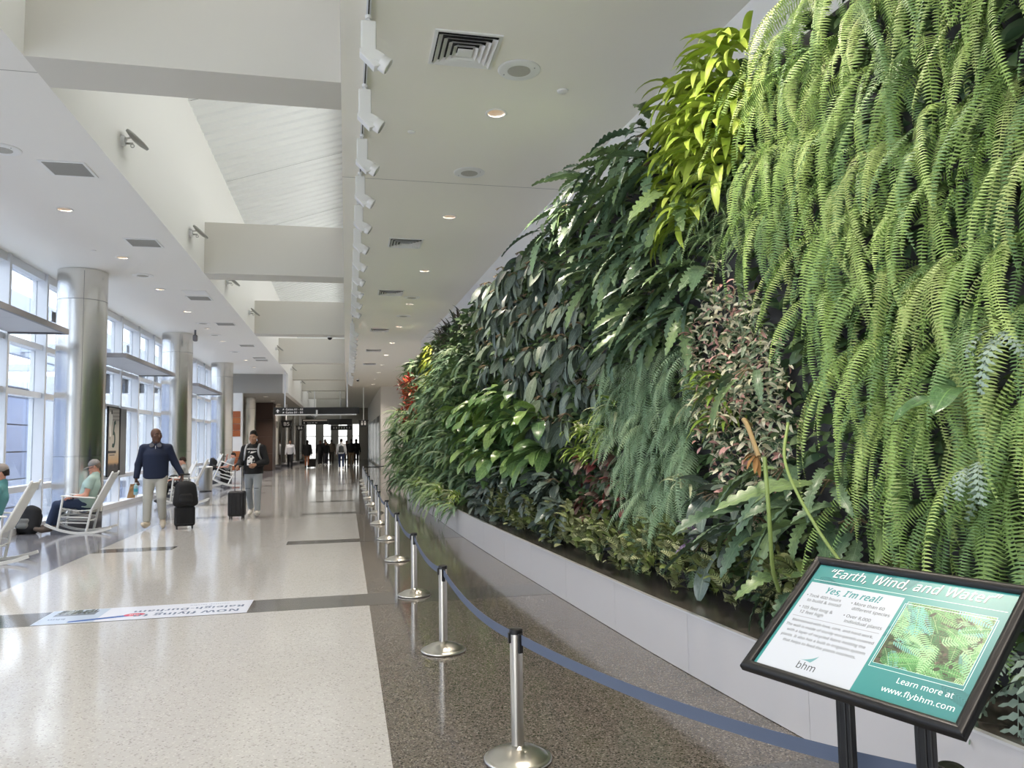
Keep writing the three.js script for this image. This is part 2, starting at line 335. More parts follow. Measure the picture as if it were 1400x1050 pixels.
// square four-way diffusers over the planter side
{
  const mk = (label, z) => {
    const t = thing('air_diffuser', label, 'air vent', [1.05, CEIL, z], 0, 'square air diffusers');
    const ring = (o, i, y0, y1, th) => {               // a square sloped louvre: outer half size o low, inner i high
      const gs = [];
      for (let q = 0; q < 4; q++) {
        const g = new THREE.BufferGeometry();
        const P = [[-o, y0, o], [o, y0, o], [i, y1, i], [-i, y1, i], [-o + 0.004, y0 + th, o - 0.004], [o - 0.004, y0 + th, o - 0.004], [i, y1 + th, i - 0.004], [-i, y1 + th, i - 0.004]];
        g.setAttribute('position', new THREE.Float32BufferAttribute(P.flat(), 3));
        g.setIndex([0, 2, 1, 0, 3, 2, 4, 5, 6, 4, 6, 7, 0, 1, 5, 0, 5, 4]);
        const h = g.toNonIndexed(); h.computeVertexNormals(); gs.push(h.rotateY(q * PI / 2));
      }
      return gs;
    };
    obj('vent_frame', [box(-0.3, 0.3, -0.012, 0.001, 0.27, 0.3), box(-0.3, 0.3, -0.012, 0.001, -0.3, -0.27), box(-0.3, -0.27, -0.012, 0.001, -0.27, 0.27), box(0.27, 0.3, -0.012, 0.001, -0.27, 0.27)], M.whitePlastic, t);
    obj('vent_box', box(-0.268, 0.268, -0.0015, 0.0005, -0.268, 0.268), mat('#2b2b2a', 0.9), t);
    for (let k = 0; k < 4; k++) obj('louvre', ring(0.262 - 0.05 * k, 0.225 - 0.05 * k, -0.03 - 0.004 * k, -0.004, 0.003), M.whitePlastic, t);
    obj('centre_plate', rbox(0.14, 0.006, 0.14, 0, -0.036, 0, 0.003, 1), M.whitePlastic, t);
    return t;
  };
  const a = mk('square white air diffuser with nested louvres, first from the front of the planter ceiling', -6.48);
  [-13.21, -17.71, -23.67, -28.96, -34].forEach((z, k) => copy(a, [1.03, CEIL, z], 0, `square white air diffuser over the planter side, ${ORD[k + 1]} from the front`));
}
// return grilles on the window side
{
  const t = thing('return_grille', 'rectangular ceiling return grille with fine dark bars, first from the front on window side', 'air vent', [-3.45, CEIL, -10.3], 0, 'return grilles on the window side');
  obj('vent_frame', [box(-0.27, 0.27, -0.01, 0.001, 0.24, 0.275), box(-0.27, 0.27, -0.01, 0.001, -0.275, -0.24), box(-0.27, -0.235, -0.01, 0.001, -0.24, 0.24), box(0.235, 0.27, -0.01, 0.001, -0.24, 0.24)], M.whitePlastic, t);
  obj('vent_box', box(-0.236, 0.236, -0.002, 0.0005, -0.24, 0.24), mat('#5d5c58', 0.9), t);
  const bars = []; for (let k = 0; k < 22; k++) bars.push(box(-0.236, 0.236, -0.008, -0.003, -0.24 + k * 0.0222, -0.231 + k * 0.0222));
  const bm = obj('grille_bars', bars, mat('#b5b3ad', 0.6), t); bm.userData.kind = 'stuff';
  [-13.91, -19.0, -23.0, -27.93, -31.8, -32.7].forEach((z, k) => copy(t, [-3.44, CEIL, z], 0, `rectangular ceiling return grille on the window side, ${ORD[k + 1]} from the front`));
  const ac = thing('access_panel', 'flush square ceiling access panel beside the third return grille', 'access panel', [-3.4, CEIL, -18.3]);
  obj('panel', rbox(0.5, 0.006, 0.5, 0, -0.003, 0, 0.002, 1), M.whitePlastic, ac); obj('panel_trim', [box(-0.27, 0.27, -0.004, 0.001, 0.255, 0.27), box(-0.27, 0.27, -0.004, 0.001, -0.27, -0.255), box(-0.27, -0.255, -0.004, 0.001, -0.27, 0.27), box(0.255, 0.27, -0.004, 0.001, -0.27, 0.27)], M.ceiling, ac);
}
// loudspeakers, plates, sprinkler heads, detector, cameras
{
  const mesh = dataTex(128, (i, j) => { const d = ((i >> 1) + (j >> 1)) & 1; return d ? [200, 198, 190] : [152, 150, 143]; }, true, [14, 14]);
  const t = thing('ceiling_speaker', 'round ceiling loudspeaker with grey mesh centre beside the first square diffuser', 'loudspeaker', [1.62, CEIL, -6.76], 0, 'ceiling loudspeakers');
  obj('speaker_ring', lathe([[0.11, -0.012], [0.115, -0.016], [0.185, -0.012], [0.205, -0.004], [0.207, 0.001], [0.11, 0.001]], 40), M.whitePlastic, t);
  obj('speaker_mesh', new THREE.CircleGeometry(0.114, 36).rotateX(PI / 2).translate(0, -0.0125, 0), new THREE.MeshStandardMaterial({ map: mesh, roughness: 0.7 }), t);
  for (const s of [-1, 1]) obj('screw', cyl(0.006, 0.006, 0.003, 0.13 * s, -0.017, 0.09 * s, 10), M.aluDark, t);
  [[1.59, -9.56, 'second'], [1.57, -18.25, 'third'], [1.57, -20.98, 'fourth']].forEach(([x, z, o]) => copy(t, [x, CEIL, z], 0, `round ceiling loudspeaker on the planter side, ${o} from the front`));
  [[-3.98, -9.74, 'first'], [-4.11, -16.6, 'second'], [-4.04, -22.93, 'third'], [-4.11, -25.33, 'fourth'], [-4.1, -29.8, 'fifth']].forEach(([x, z, o]) => copy(t, [x, CEIL, z], 0, `round white ceiling loudspeaker near the windows, ${o} from the front`));
  const d = tag(obj('smoke_detector', lathe([[0, -0.02], [0.04, -0.02], [0.055, -0.012], [0.058, 0.001], [0, 0.001]], 28).translate(2.15, CEIL, -7.09), M.whitePlastic), 'small flat round smoke detector on the ceiling near the plants', 'smoke detector');
  const sp = tag(obj('sprinkler_head', lathe([[0, -0.012], [0.035, -0.012], [0.045, -0.004], [0.045, 0.001], [0, 0.001]], 20).translate(0.73, CEIL, -8.38), M.whitePlastic), 'small white sprinkler cover on the ceiling near the light track', 'sprinkler');
  tag(obj('sprinkler_head', lathe([[0, -0.012], [0.035, -0.012], [0.045, -0.004], [0.045, 0.001], [0, 0.001]], 20).translate(-4.44, CEIL, -14.6), M.whitePlastic), 'small sprinkler cover on the ceiling before the first column', 'sprinkler');
  const dome = (label, x, y, z) => { const g = thing('security_camera', label, 'security camera', [x, y, z]); obj('camera_mount', cyl(0.09, 0.08, 0.06, 0, -0.06, 0, 24), M.whitePlastic, g); obj('camera_dome', new THREE.SphereGeometry(0.075, 20, 10, 0, 2 * PI, PI / 2, PI / 2).translate(0, -0.06, 0), M.blackGloss, g); };
  dome('black dome security camera under the third cross beam', -0.52, CEIL, -25.2); dome('black dome security camera on the planter side ceiling far back', 0.63, CEIL, -42);
  const pc = thing('bullet_camera', 'dark camera on a short ceiling stem beside the second column', 'security camera', [-4.5, CEIL, -24.3]);
  obj('camera_stem', cyl(0.03, 0.03, 0.2, 0, -0.2, 0, 12), M.aluDark, pc); obj('camera_body', rbox(0.13, 0.2, 0.16, 0, -0.25, 0, 0.04), M.aluDark, pc);
}
// tilted round uplights along the well wall
{
  const t = thing('wall_uplight', 'tilted disc uplight on a wall bracket in the well, first from the front', 'uplight', [-2.85, 5.56, -10.35], 0, 'disc uplights on the well wall');
  obj('wall_plate', new THREE.CylinderGeometry(0.062, 0.07, 0.05, 20).rotateZ(-PI / 2).translate(0.025, -0.03, 0), M.alu, t);
  obj('bracket', [rod([0.04, -0.005, 0.03], [0.14, 0.01, 0.03], 0.012), rod([0.04, -0.05, -0.03], [0.13, -0.05, -0.02], 0.014), new THREE.TorusGeometry(0.022, 0.006, 8, 16).translate(0.13, -0.09, 0)], M.steel, t);
  const lampHead = lathe([[0, -0.045], [0.09, -0.042], [0.165, -0.02], [0.172, 0], [0.165, 0.012], [0, 0.012]], 36).rotateZ(-0.72).translate(0.19, 0.0, 0);
  obj('lamp_head', lampHead, mat('#a9a9a4', 0.4, 0.5), t);
  for (let k = 1; k < 13; k++) copy(t, [-2.85, k < 7 ? 5.56 : 5.56, -10.35 - 4.375 * k], 0, `tilted disc uplight on the well wall, ${ORD[k]} from the front`);
}
// the light track and its heads
{
  const tr = thing('light_track', 'long grey ceiling track carrying the white spotlights', 'light track', [0.18, CEIL, 0]);
  obj('track_rail', [box(-0.018, 0.018, -0.03, 0.001, -21.2, 9), box(-0.018, 0.018, -0.03, 0.001, -42, -21.6)], M.alu, tr);
  obj('track_slot', [box(-0.006, 0.006, -0.0315, -0.029, -21.1, 9), box(-0.006, 0.006, -0.0315, -0.029, -41.9, -21.7)], M.black, tr);
  const h = thing('track_spotlight', 'white track spotlight with box body and angled head, first from the front', 'spotlight', [0.18, CEIL - 0.03, -6.05], 0, 'white track spotlights');
  obj('track_adapter', [cyl(0.028, 0.028, 0.03, 0, -0.03, 0, 16), cyl(0.018, 0.018, 0.03, 0, -0.06, 0, 12)], M.whitePlastic, h);
  obj('body', rbox(0.125, 0.26, 0.1, 0, -0.19, 0, 0.014, 2), M.whitePlastic, h);
  const wedge = new THREE.Shape([[-0.066, -0.31], [0.066, -0.31], [0.13, -0.345], [0.1, -0.43], [0.045, -0.445], [-0.066, -0.335]].map((q) => new THREE.Vector2(...q)));
  obj('housing', new THREE.ExtrudeGeometry(wedge, { depth: 0.088, bevelEnabled: true, bevelSize: 0.006, bevelThickness: 0.006, bevelSegments: 2 }).translate(0, 0, -0.044), M.whitePlastic, h);
  const head = new THREE.Group(); head.name = 'head'; head.position.set(0.125, -0.4, 0); head.rotation.z = 1.0; h.add(head);
  obj('head_ring', lathe([[0.045, 0.035], [0.066, 0.03], [0.07, -0.035], [0.062, -0.045], [0.055, -0.04], [0.055, -0.015], [0, -0.012]], 28), M.whitePlastic, head);
  obj('lens', new THREE.CircleGeometry(0.055, 24).rotateX(PI / 2).translate(0, -0.02, 0), mat('#8f8f8e', 0.25, 0.3), head);
  obj('clip', rod([-0.02, 0.03, 0.05], [-0.05, 0.1, 0.05], 0.004), M.whitePlastic, head);
  const zs = []; for (let k = 1; k < 11; k++) zs.push(-6.05 - 1.22 * k + (k > 5 ? -0.06 * (k - 5) : 0));
  for (let k = 0; k < 10; k++) zs.push(-21.9 - 1.25 * k); for (let k = 0; k < 5; k++) zs.push(-36 - 1.2 * k);
  zs.forEach((z, k) => copy(h, [0.18, CEIL - 0.03, z], 0, `white track spotlight with angled head, ${ORD[k + 1]} from the front along the track`));
}
// ---------------------------------------------------------------- barrier posts with belts
{
  const posts = [[1.65, -1.86], [0.82, -3.7], [0.71, -5.71], [0.68, -7.83], [0.665, -10.2], [0.65, -12.47], [0.62, -14.9], [0.66, -17.2], [0.64, -19.5], [0.64, -21.9], [0.64, -24.4], [0.66, -27], [0.68, -29.7], [0.7, -32.4]];
  const belt = mat('#566074', 0.85), steel = phys({ color: '#c9c6bf', metalness: 1, roughness: 0.28, anisotropy: 0.4 });
  const baseG = lathe([[0, 0], [0.166, 0], [0.168, 0.012], [0.16, 0.02], [0.15, 0.018], [0.145, 0.024], [0.11, 0.045], [0.06, 0.058], [0.035, 0.064], [0.034, 0.075], [0, 0.075]], 48);
  const poleG = cyl(0.0315, 0.0315, 0.54, 0, 0.065, 0, 32);
  posts.forEach(([x, z], i) => {
    const t = thing('barrier_post', i === 0 ? 'short steel barrier post standing behind the poster stand' : `short steel belt barrier post along the plant wall, ${ORD[i - 1]} from the front of the row`, 'barrier post', [x, 0, z], 0, 'short belt barrier posts');
    const nx = posts[i + 1] || [1.75, -33.2], px = posts[i - 1];
    obj('base', baseG, steel, t); obj('pole', poleG, steel, t);
    const a = Math.atan2(nx[0] - x, nx[1] - z);
    obj('belt_cap', [cyl(0.034, 0.034, 0.022, 0, 0.603, 0, 28), rbox(0.026, 0.07, 0.014, 0, 0.575, 0.036, 0.003, 1).rotateY(a), rbox(0.026, 0.095, 0.014, 0, 0.562, 0.036, 0.004, 1).rotateY(a + PI + (i === 1 ? 0.35 : 0)), rbox(0.02, 0.05, 0.012, 0, 0.585, 0.035, 0.003, 1).rotateY(a + PI / 2), lathe([[0.02, 0.625], [0.03, 0.628], [0.031, 0.625]], 20)], M.black, t);
    // sagging belt to the next post
    const L = Math.hypot(nx[0] - x, nx[1] - z), n = 18, pos = [], idx = [], dx = (nx[0] - x) / L, dz = (nx[1] - z) / L;
    for (let k = 0; k <= n; k++) {
      const u = k / n, s = lerp(0.045, L - 0.045, u), sag = -0.065 * 4 * u * (1 - u) * (L / 2.2);
      for (const [yy, o] of [[0.604, 0.0012], [0.604, -0.0012], [0.556, -0.0012], [0.556, 0.0012]]) pos.push(dx * s - dz * o, yy + sag, dz * s + dx * o);
      if (k < n) for (let q = 0; q < 4; q++) { const A = 4 * k + q, B = 4 * k + (q + 1) % 4; idx.push(A, B, A + 4, B, B + 4, A + 4); }
    }
    const g = new THREE.BufferGeometry(); g.setAttribute('position', new THREE.Float32BufferAttribute(pos, 3)); g.setIndex(idx); const gg = g.toNonIndexed(); gg.computeVertexNormals();
    const b = tag(obj('barrier_belt', gg, i > 12 ? M.black : belt), i === 0 ? 'blue grey belt sagging behind the poster stand to the first steel post' : i > 12 ? 'black belt stretched from the last steel post towards the white wall' : `blue grey belt sagging between the ${ORD[i - 1]} and ${ORD[i]} short steel posts`, 'belt', 'belts between the short steel posts'); b.position.set(x, 0, z);
  });
}
// ---------------------------------------------------------------- poster stand
{
  const t = thing('poster_stand', 'black floor stand holding a tilted teal information poster before the planter', 'sign stand', [1.4465, 0, -1.8705], -1.2457);
  const W = 0.655, Hh = 0.479, tilt = Math.atan2(0.38071, 0.291);       // leaning back from upright
  const yc = 1.0055, put = (g) => g.rotateX(-tilt).translate(0, yc, 0);
  const fr = 0.03, blk = mat('#17181a', 0.38, 0.1);
  // mitred rounded frame profile
  const side = (len) => { const s = new THREE.Shape(); s.moveTo(0, -0.012); s.lineTo(fr, -0.012); s.lineTo(fr, 0.004); s.quadraticCurveTo(fr * 0.9, 0.013, fr * 0.5, 0.014); s.quadraticCurveTo(0, 0.013, 0, 0.002); s.lineTo(0, -0.012); const g = new THREE.ExtrudeGeometry(s, { depth: len, bevelEnabled: false, curveSegments: 6 }); const p = g.attributes.position; for (let i = 0; i < p.count; i++) { const z = p.getZ(i), x = p.getX(i); p.setZ(i, z < len / 2 ? x : len - x); } g.computeVertexNormals(); return g; };
  const gv = (g, rz, x, y) => { const m = new THREE.Matrix4().makeBasis(V(1, 0, 0), V(0, 0, 1), V(0, -1, 0)); g.applyMatrix4(m); return g.rotateZ(rz).translate(x, y, 0); };
  obj('frame_side', put(gv(side(Hh), 0, -W / 2, Hh / 2)), blk, t);
  obj('frame_side', put(gv(side(Hh), PI, W / 2, -Hh / 2)), blk, t);
  obj('frame_rail', put(gv(side(W), PI / 2, -W / 2, -Hh / 2)), blk, t);
  obj('frame_rail', put(gv(side(W), -PI / 2, W / 2, Hh / 2)), blk, t);
  obj('back_board', put(box(-W / 2 + 0.01, W / 2 - 0.01, -Hh / 2 + 0.01, Hh / 2 - 0.01, -0.012, -0.004)), M.black, t);
  const tex = canvasTex(1536, 1112, (c, w, h) => {
    const g = c.createLinearGradient(0, 0, w, h); g.addColorStop(0, '#3b8a88'); g.addColorStop(0.5, '#3f9490'); g.addColorStop(1, '#2f7f80'); c.fillStyle = g; c.fillRect(0, 0, w, h);
    // faint leaf print
    seed(77); c.strokeStyle = 'rgba(20,90,95,0.35)'; c.lineWidth = 12; c.lineCap = 'round';
    for (let k = 0; k < 14; k++) { const x0 = rnd() * w, y0 = rnd() * h, a = rnd() * 6.3; for (let q = 0; q < 9; q++) { const x = x0 + Math.cos(a) * q * 22, y = y0 + Math.sin(a) * q * 22; for (const s of [-1, 1]) { c.beginPath(); c.moveTo(x, y); c.quadraticCurveTo(x + Math.cos(a + s * 0.9) * 40, y + Math.sin(a + s * 0.9) * 40, x + Math.cos(a + s * 0.6) * 80, y + Math.sin(a + s * 0.6) * 80); c.stroke(); } } }
    c.textBaseline = 'alphabetic';
    const txt = (s, x, y, size, o = {}) => { c.save(); c.translate(x, y); if (o.skew) c.transform(1, 0, -o.skew, 1, 0, 0); c.font = `${o.bold ? 'bold ' : ''}${size}px sans-serif`; const m = c.measureText(s).width; if (o.w) c.scale(o.w / m, 1); c.textAlign = o.align || 'left'; c.fillStyle = o.fill || '#222'; c.fillText(s, 0, 0); c.restore(); };
    txt('“Earth, Wind, and Water”', 128, 128, 126, { skew: 0.2, fill: 'rgba(10,50,52,0.75)', w: 1290 });
    txt('“Earth, Wind, and Water”', 122, 121, 126, { skew: 0.2, fill: '#fafdfc', w: 1290 });
    c.fillStyle = 'rgba(240,252,250,0.9)'; c.fillRect(30, 172, w - 60, 4);
    // white text panel
    c.fillStyle = '#c6ccd4'; c.fillRect(30, 205, 790, h - 205);
    txt('Yes, I’m real!', 188, 300, 92, { skew: 0.2, fill: '#3f8d8f', bold: true, w: 470 });
    const dk = '#202327';
    [['• Took 400 hours', 60, 362], ['   to build & install', 60, 412], ['• 105 feet long &', 60, 492], ['   12 feet high', 60, 542]].forEach(([s, x, y]) => txt(s, x, y, 41, { fill: dk }));
    [['• More than 60', 455, 362], ['   different species', 455, 412], ['• Over 8,000', 455, 492], ['   individual plants', 455, 542]].forEach(([s, x, y]) => txt(s, x, y, 41, { fill: dk }));
    c.fillStyle = '#6d7074'; c.fillRect(56, 575, 735, 3);
    ['Maintained with love, care, and hard work.', 'The wall is made of sturdy eco-panels covered', 'with a layer of recycled fabric holding the', 'plants. It also has a built in irrigation system', 'that helps to feed the plants nutrients.'].forEach((s, k) => txt(s, 424, 632 + 52 * k, 36, { fill: '#15171b', align: 'center' }));
    // airport mark: a swooping tail fin over three letters
    c.fillStyle = '#6fa3a6'; c.beginPath(); c.moveTo(350, 965); c.quadraticCurveTo(425, 955, 478, 900); c.quadraticCurveTo(455, 955, 436, 972); c.quadraticCurveTo(400, 962, 350, 965); c.fill();
    txt('bhm', 345, 1045, 86, { fill: '#33373b', w: 165 });
    // photograph of ferns
    const X = 860, Y = 235, PW = 606, PH = 590; c.save(); c.beginPath(); c.rect(X, Y, PW, PH); c.clip(); c.fillStyle = '#3d4f33'; c.fillRect(X, Y, PW, PH); seed(5);
    for (let k = 0; k < 420; k++) { c.fillStyle = ['#2a2f1e', '#5b5244', '#38512c', '#70835a'][k % 4]; c.beginPath(); c.ellipse(X + rnd() * PW, Y + rnd() * PH, rr(6, 30), rr(4, 14), rnd() * 3, 0, 7); c.fill(); }
    for (let k = 0; k < 70; k++) {
      const x0 = X - 60 + rnd() * (PW + 60), y0 = Y - 40 + rnd() * (PH + 40), a = rr(-0.7, 1.7), L = rr(130, 300), n = 15, hue = ['#74b46e', '#5aa05a', '#8fc494', '#78bfb2', '#4c8f4c', '#a6d49c', '#3f7a48'][rnd() * 7 | 0];
      c.fillStyle = hue; c.globalAlpha = 0.95; c.strokeStyle = '#b7d6a0'; c.lineWidth = 2.5;
      for (let q = 1; q < n; q++) { const u = q / n, x = x0 + Math.cos(a) * u * L, y = y0 + Math.sin(a) * u * L + u * u * 36, l = L * 0.21 * Math.sin(PI * (0.22 + 0.74 * u)); for (const sd of [-1, 1]) { const th = a + sd * 1.12; c.beginPath(); c.ellipse(x + Math.cos(th) * l * 0.5, y + Math.sin(th) * l * 0.5, l * 0.54, L * 0.021, th, 0, 7); c.fill(); } }
      c.beginPath(); c.moveTo(x0, y0); c.quadraticCurveTo(x0 + Math.cos(a) * L * 0.5, y0 + Math.sin(a) * L * 0.5 + 4, x0 + Math.cos(a) * L, y0 + Math.sin(a) * L + 36); c.stroke(); c.globalAlpha = 1;
      if (k % 3 === 0) { c.fillStyle = 'rgba(38,34,24,0.75)'; c.beginPath(); c.ellipse(X + rnd() * PW, Y + rnd() * PH, rr(8, 30), rr(5, 16), rnd() * 3, 0, 7); c.fill(); }
    }
    c.restore(); c.strokeStyle = 'rgba(240,252,250,0.95)'; c.lineWidth = 4; c.strokeRect(X - 14, Y + 22, PW + 28, PH + 12); c.lineWidth = 3; c.strokeRect(X, Y, PW, PH);
    txt('Learn more at', 1075, 940, 62, { fill: '#f2faf9', w: 370 }); txt('www.flybhm.com', 1010, 1030, 62, { fill: '#f7fdfc', w: 480 });
  });
  const pg = new THREE.PlaneGeometry(W - 2 * fr + 0.004, Hh - 2 * fr + 0.004).translate(0, 0, 0.0005);
  obj('poster', put(pg), phys({ map: tex, roughness: 0.35, clearcoat: 0.25, clearcoatRoughness: 0.25 }), t);
  for (const u of [0.2 - W / 2, 0.437 - W / 2]) {
    obj('post', [rbox(0.05, 0.965, 0.026, u, 0.485, -0.02, 0.006, 2), rbox(0.022, 0.965, 0.03, u, 0.485, -0.018, 0.004, 1)], blk, t);
    obj('mounting_bracket', bar([u, 0.93, -0.02], [u, yc - 0.02, -0.012], 0.05, 0.012), blk, t);
  }
  obj('floor_plate', rbox(0.5, 0.012, 0.36, 0, 0.006, -0.02, 0.005, 2), blk, t);
}
// ---------------------------------------------------------------- print stuck on the floor stripe
{
  const tex = canvasTex(1536, 488, (c, w, h) => {
    c.fillStyle = '#d9dfee'; c.fillRect(0, 0, w, h);
    // picture panel at one end, seen upside down from this side
    c.fillStyle = '#b6c6de'; c.fillRect(1110, 0, w - 1110, h);
    const g = c.createLinearGradient(0, 200, 0, h); g.addColorStop(0, '#8b93a2'); g.addColorStop(1, '#55606b'); c.fillStyle = g; c.fillRect(1180, 270, 300, 150); seed(9);
    for (let k = 0; k < 40; k++) { c.fillStyle = ['#4d5a55', '#77828a', '#9aa2a8', '#3e4749'][k % 4]; const x = 1180 + rnd() * 280; c.fillRect(x, 420 - rr(20, 110), rr(8, 24), 110); }
    c.fillStyle = '#3f61a8'; c.beginPath(); c.moveTo(880, 120); c.quadraticCurveTo(1100, 60, 1300, 20); c.lineTo(1300, 70); c.quadraticCurveTo(1100, 120, 880, 190); c.fill();
    c.fillStyle = '#c8465e'; c.beginPath(); c.ellipse(860, 170, 78, 52, 0, 0, 7); c.fill(); c.font = 'bold 34px sans-serif'; c.fillStyle = '#fff'; c.textAlign = 'center'; c.fillText('NEW', 860, 182);
    c.textAlign = 'left'; c.fillStyle = '#6d7892';
    c.font = 'bold 120px sans-serif'; c.fillText('NOW flying to', 60, 165); c.font = 'bold 110px sans-serif'; c.fillText('Raleigh-Durham', 40, 320); c.font = '44px sans-serif'; c.fillText('nonstop service', 180, 420);
    c.font = 'bold 60px sans-serif'; c.fillStyle = '#5b6882'; c.fillText('bhm', 1350, 180);
  });
  const t = thing('floor_decal', 'pale printed advertising decal stuck along the dark floor stripe, reading upside down', 'floor decal', [-1.81, 0.0013, -7.79], PI);
  obj('decal_print', new THREE.PlaneGeometry(1.8, 0.57).rotateX(-PI / 2).translate(0, 0.0012, 0), phys({ map: tex, roughness: 0.22 }), t);
  obj('decal_edge', box(-0.905, 0.905, 0, 0.001, -0.29, 0.29), mat('#c9d0de', 0.3), t);
}
// ---------------------------------------------------------------- overhead signs far down the concourse
{
  const face = (w, h, draw) => new THREE.MeshStandardMaterial({ map: canvasTex(w, h, (c) => { c.fillStyle = '#232425'; c.fillRect(0, 0, w, h); c.fillStyle = '#f0f0ee'; c.strokeStyle = '#f0f0ee'; draw(c, w, h); }), roughness: 0.4 });
  const arrow = (c, x, y, s, a) => { c.save(); c.translate(x, y); c.rotate(a); c.beginPath(); c.moveTo(0, -s); c.lineTo(s, 0.1 * s); c.lineTo(0.35 * s, 0.1 * s); c.lineTo(0.35 * s, s); c.lineTo(-0.35 * s, s); c.lineTo(-0.35 * s, 0.1 * s); c.lineTo(-s, 0.1 * s); c.fill(); c.restore(); };
  const sign = (name, label, x0, x1, y0, y1, z, m, tapered, rods = [], top = CEIL) => {
    const t = thing(name, label, 'sign', [(x0 + x1) / 2, y0, z]); const w = x1 - x0, h = y1 - y0, k = tapered ? 0.16 * w : 0;
    const s = new THREE.Shape([[-w / 2 + k, 0], [w / 2 - k, 0], [w / 2, h], [-w / 2, h]].map((q) => new THREE.Vector2(...q)));
    obj('sign_box', new THREE.ExtrudeGeometry(s, { depth: 0.14, bevelEnabled: false }).translate(0, 0, -0.07), M.black, t);
    const f = new THREE.ShapeGeometry(s); const p = f.attributes.position, uv = f.attributes.uv; for (let i = 0; i < p.count; i++) uv.setXY(i, p.getX(i) / w + 0.5, p.getY(i) / h);
    obj('sign_face', f.translate(0, 0, 0.074), m, t);
    rods.forEach((x) => obj('hanging_rod', rod([x - (x0 + x1) / 2, h, 0], [x - (x0 + x1) / 2, top - y0, 0], 0.035), M.alu, t));
    return t;
  };
  const big = sign('gate_sign', 'wide black hanging sign listing gates with arrows above the concourse', -3.43, 0.64, 3.03, 3.36, -38, face(2048, 168, (c, w, h) => {
    arrow(c, 100, 84, 44, 0); c.font = 'bold 66px sans-serif'; arrow(c, 235, 46, 24, 0.7); arrow(c, 235, 122, 24, 0.7); c.fillText('Gates A1 - A8', 285, 70); c.fillText('Gates B1 - B8', 285, 146);
  }), false, [-2.9, 0.06]);
  obj('light_strip', box(-1.95, 1.9, -0.055, -0.002, -0.07, 0.09), M.whitePlastic, big);
  obj('sign_divider', box(-0.04, 0.04, -0.09, 0.2, 0.075, 0.1), M.whitePlastic, big);
  const gate = (s) => face(256, 168, (c, w, h) => { c.font = 'bold 120px sans-serif'; c.textAlign = 'center'; c.fillText(s, w / 2, 126); });
  sign('gate_number_sign', 'black tapered hanging sign marked B5', -4.06, -3.36, 2.66, 3.11, -50, gate('B5'), true, [-3.71], 4.15);
  sign('gate_number_sign', 'smaller black tapered hanging sign marked B4', -3.57, -2.98, 2.59, 2.94, -57, gate('B4'), true, [-3.3], 4.15);
  sign('gate_number_sign', 'black tapered sign with white symbols by the far panelled wall', 0.76, 1.39, 2.59, 3.04, -48.2, face(256, 168, (c, w, h) => { for (const x of [90, 165]) { c.beginPath(); c.arc(x, 40, 16, 0, 7); c.fill(); c.fillRect(x - 22, 62, 44, 60); } }), true, [1.08]);
  sign('hanging_sign', 'long black hanging sign with pictograms behind the gate sign', -3.2, -1.3, 3.03, 3.44, -58, face(1024, 220, (c) => { c.fillStyle = '#e0d6cc'; c.fillRect(40, 20, 940, 60); c.fillStyle = '#f0f0ee'; arrow(c, 90, 150, 40, 0); c.font = 'bold 60px sans-serif'; c.fillText('Gates  B1 - B3', 200, 172); }), false, [-2.3], 8.08);
  sign('hanging_sign', 'blank black hanging sign beside the pictogram sign', -1.2, 0.42, 2.9, 3.3, -54, face(512, 128, () => {}), false, [-0.4], 8.7);
  sign('hanging_sign', 'low black departures sign with a row of white marks', -1.2, 0.46, 2.68, 3.02, -62, face(1024, 200, (c) => { for (let k = 0; k < 7; k++) c.fillRect(130 + k * 125, 60, 50, 80); }), false, [-0.4], 8.7);
}
// ---------------------------------------------------------------- planter and living wall
const ROOT = 0.6;                                       // the felt stands this far behind the planter face
{
  const t = thing('planter', 'long low light grey metal planter under the living wall', 'planter', [0, 0, 0]);
  const zs = [6]; while (zs[zs.length - 1] > -20.5) zs.push(zs[zs.length - 1] - 1.19);
  const face = phys({ color: '#d3d1d2', roughness: 0.38, metalness: 0.2, bumpMap: noiseBump, bumpScale: 0.0004 }), rim = mat('#e3e3e4', 0.3, 0.5);
  const stone = phys({ color: '#55504b', roughness: 0.22 });
  const strip = (a, b, off0, off1, y0, y1, n = 4) => {    // a length of planter between two offsets from its face
    const o = [], i = []; for (let k = 0; k <= n; k++) o.push([planterX(lerp(a, b, k / n)) + off0, lerp(a, b, k / n)]); for (let k = n; k >= 0; k--) i.push([planterX(lerp(a, b, k / n)) + off1, lerp(a, b, k / n)]);
    return polygonPrism([...o, ...i].reverse(), y1 - y0, y0);
  };
  for (let k = 0; k < zs.length - 1; k++) {
    obj('planter_panel', strip(zs[k] - 0.002, zs[k + 1] + 0.002, 0, 0.02, 0.004, 0.392), face, t);
    obj('planter_rim', strip(zs[k], zs[k + 1], -0.006, 0.022, 0.394, 0.405), rim, t);
    obj('stone_ledge', strip(zs[k] - 0.001, zs[k + 1] + 0.001, 0.024, 0.9, 0.34, 0.385), stone, t);
  }
  struct('plant_backing', polygonPrism((() => { const a = [], b = []; for (let z = 6; z >= -26; z -= 1) { a.push([planterX(z) + ROOT + 0.02, z]); b.push([planterX(z) + 1.04, z]); } return [...a, ...b.reverse()].reverse(); })(), 4.1, 0.02), mat('#4b4b4e', 0.95, 0, { bumpMap: noiseBump, bumpScale: 0.004 }));
}
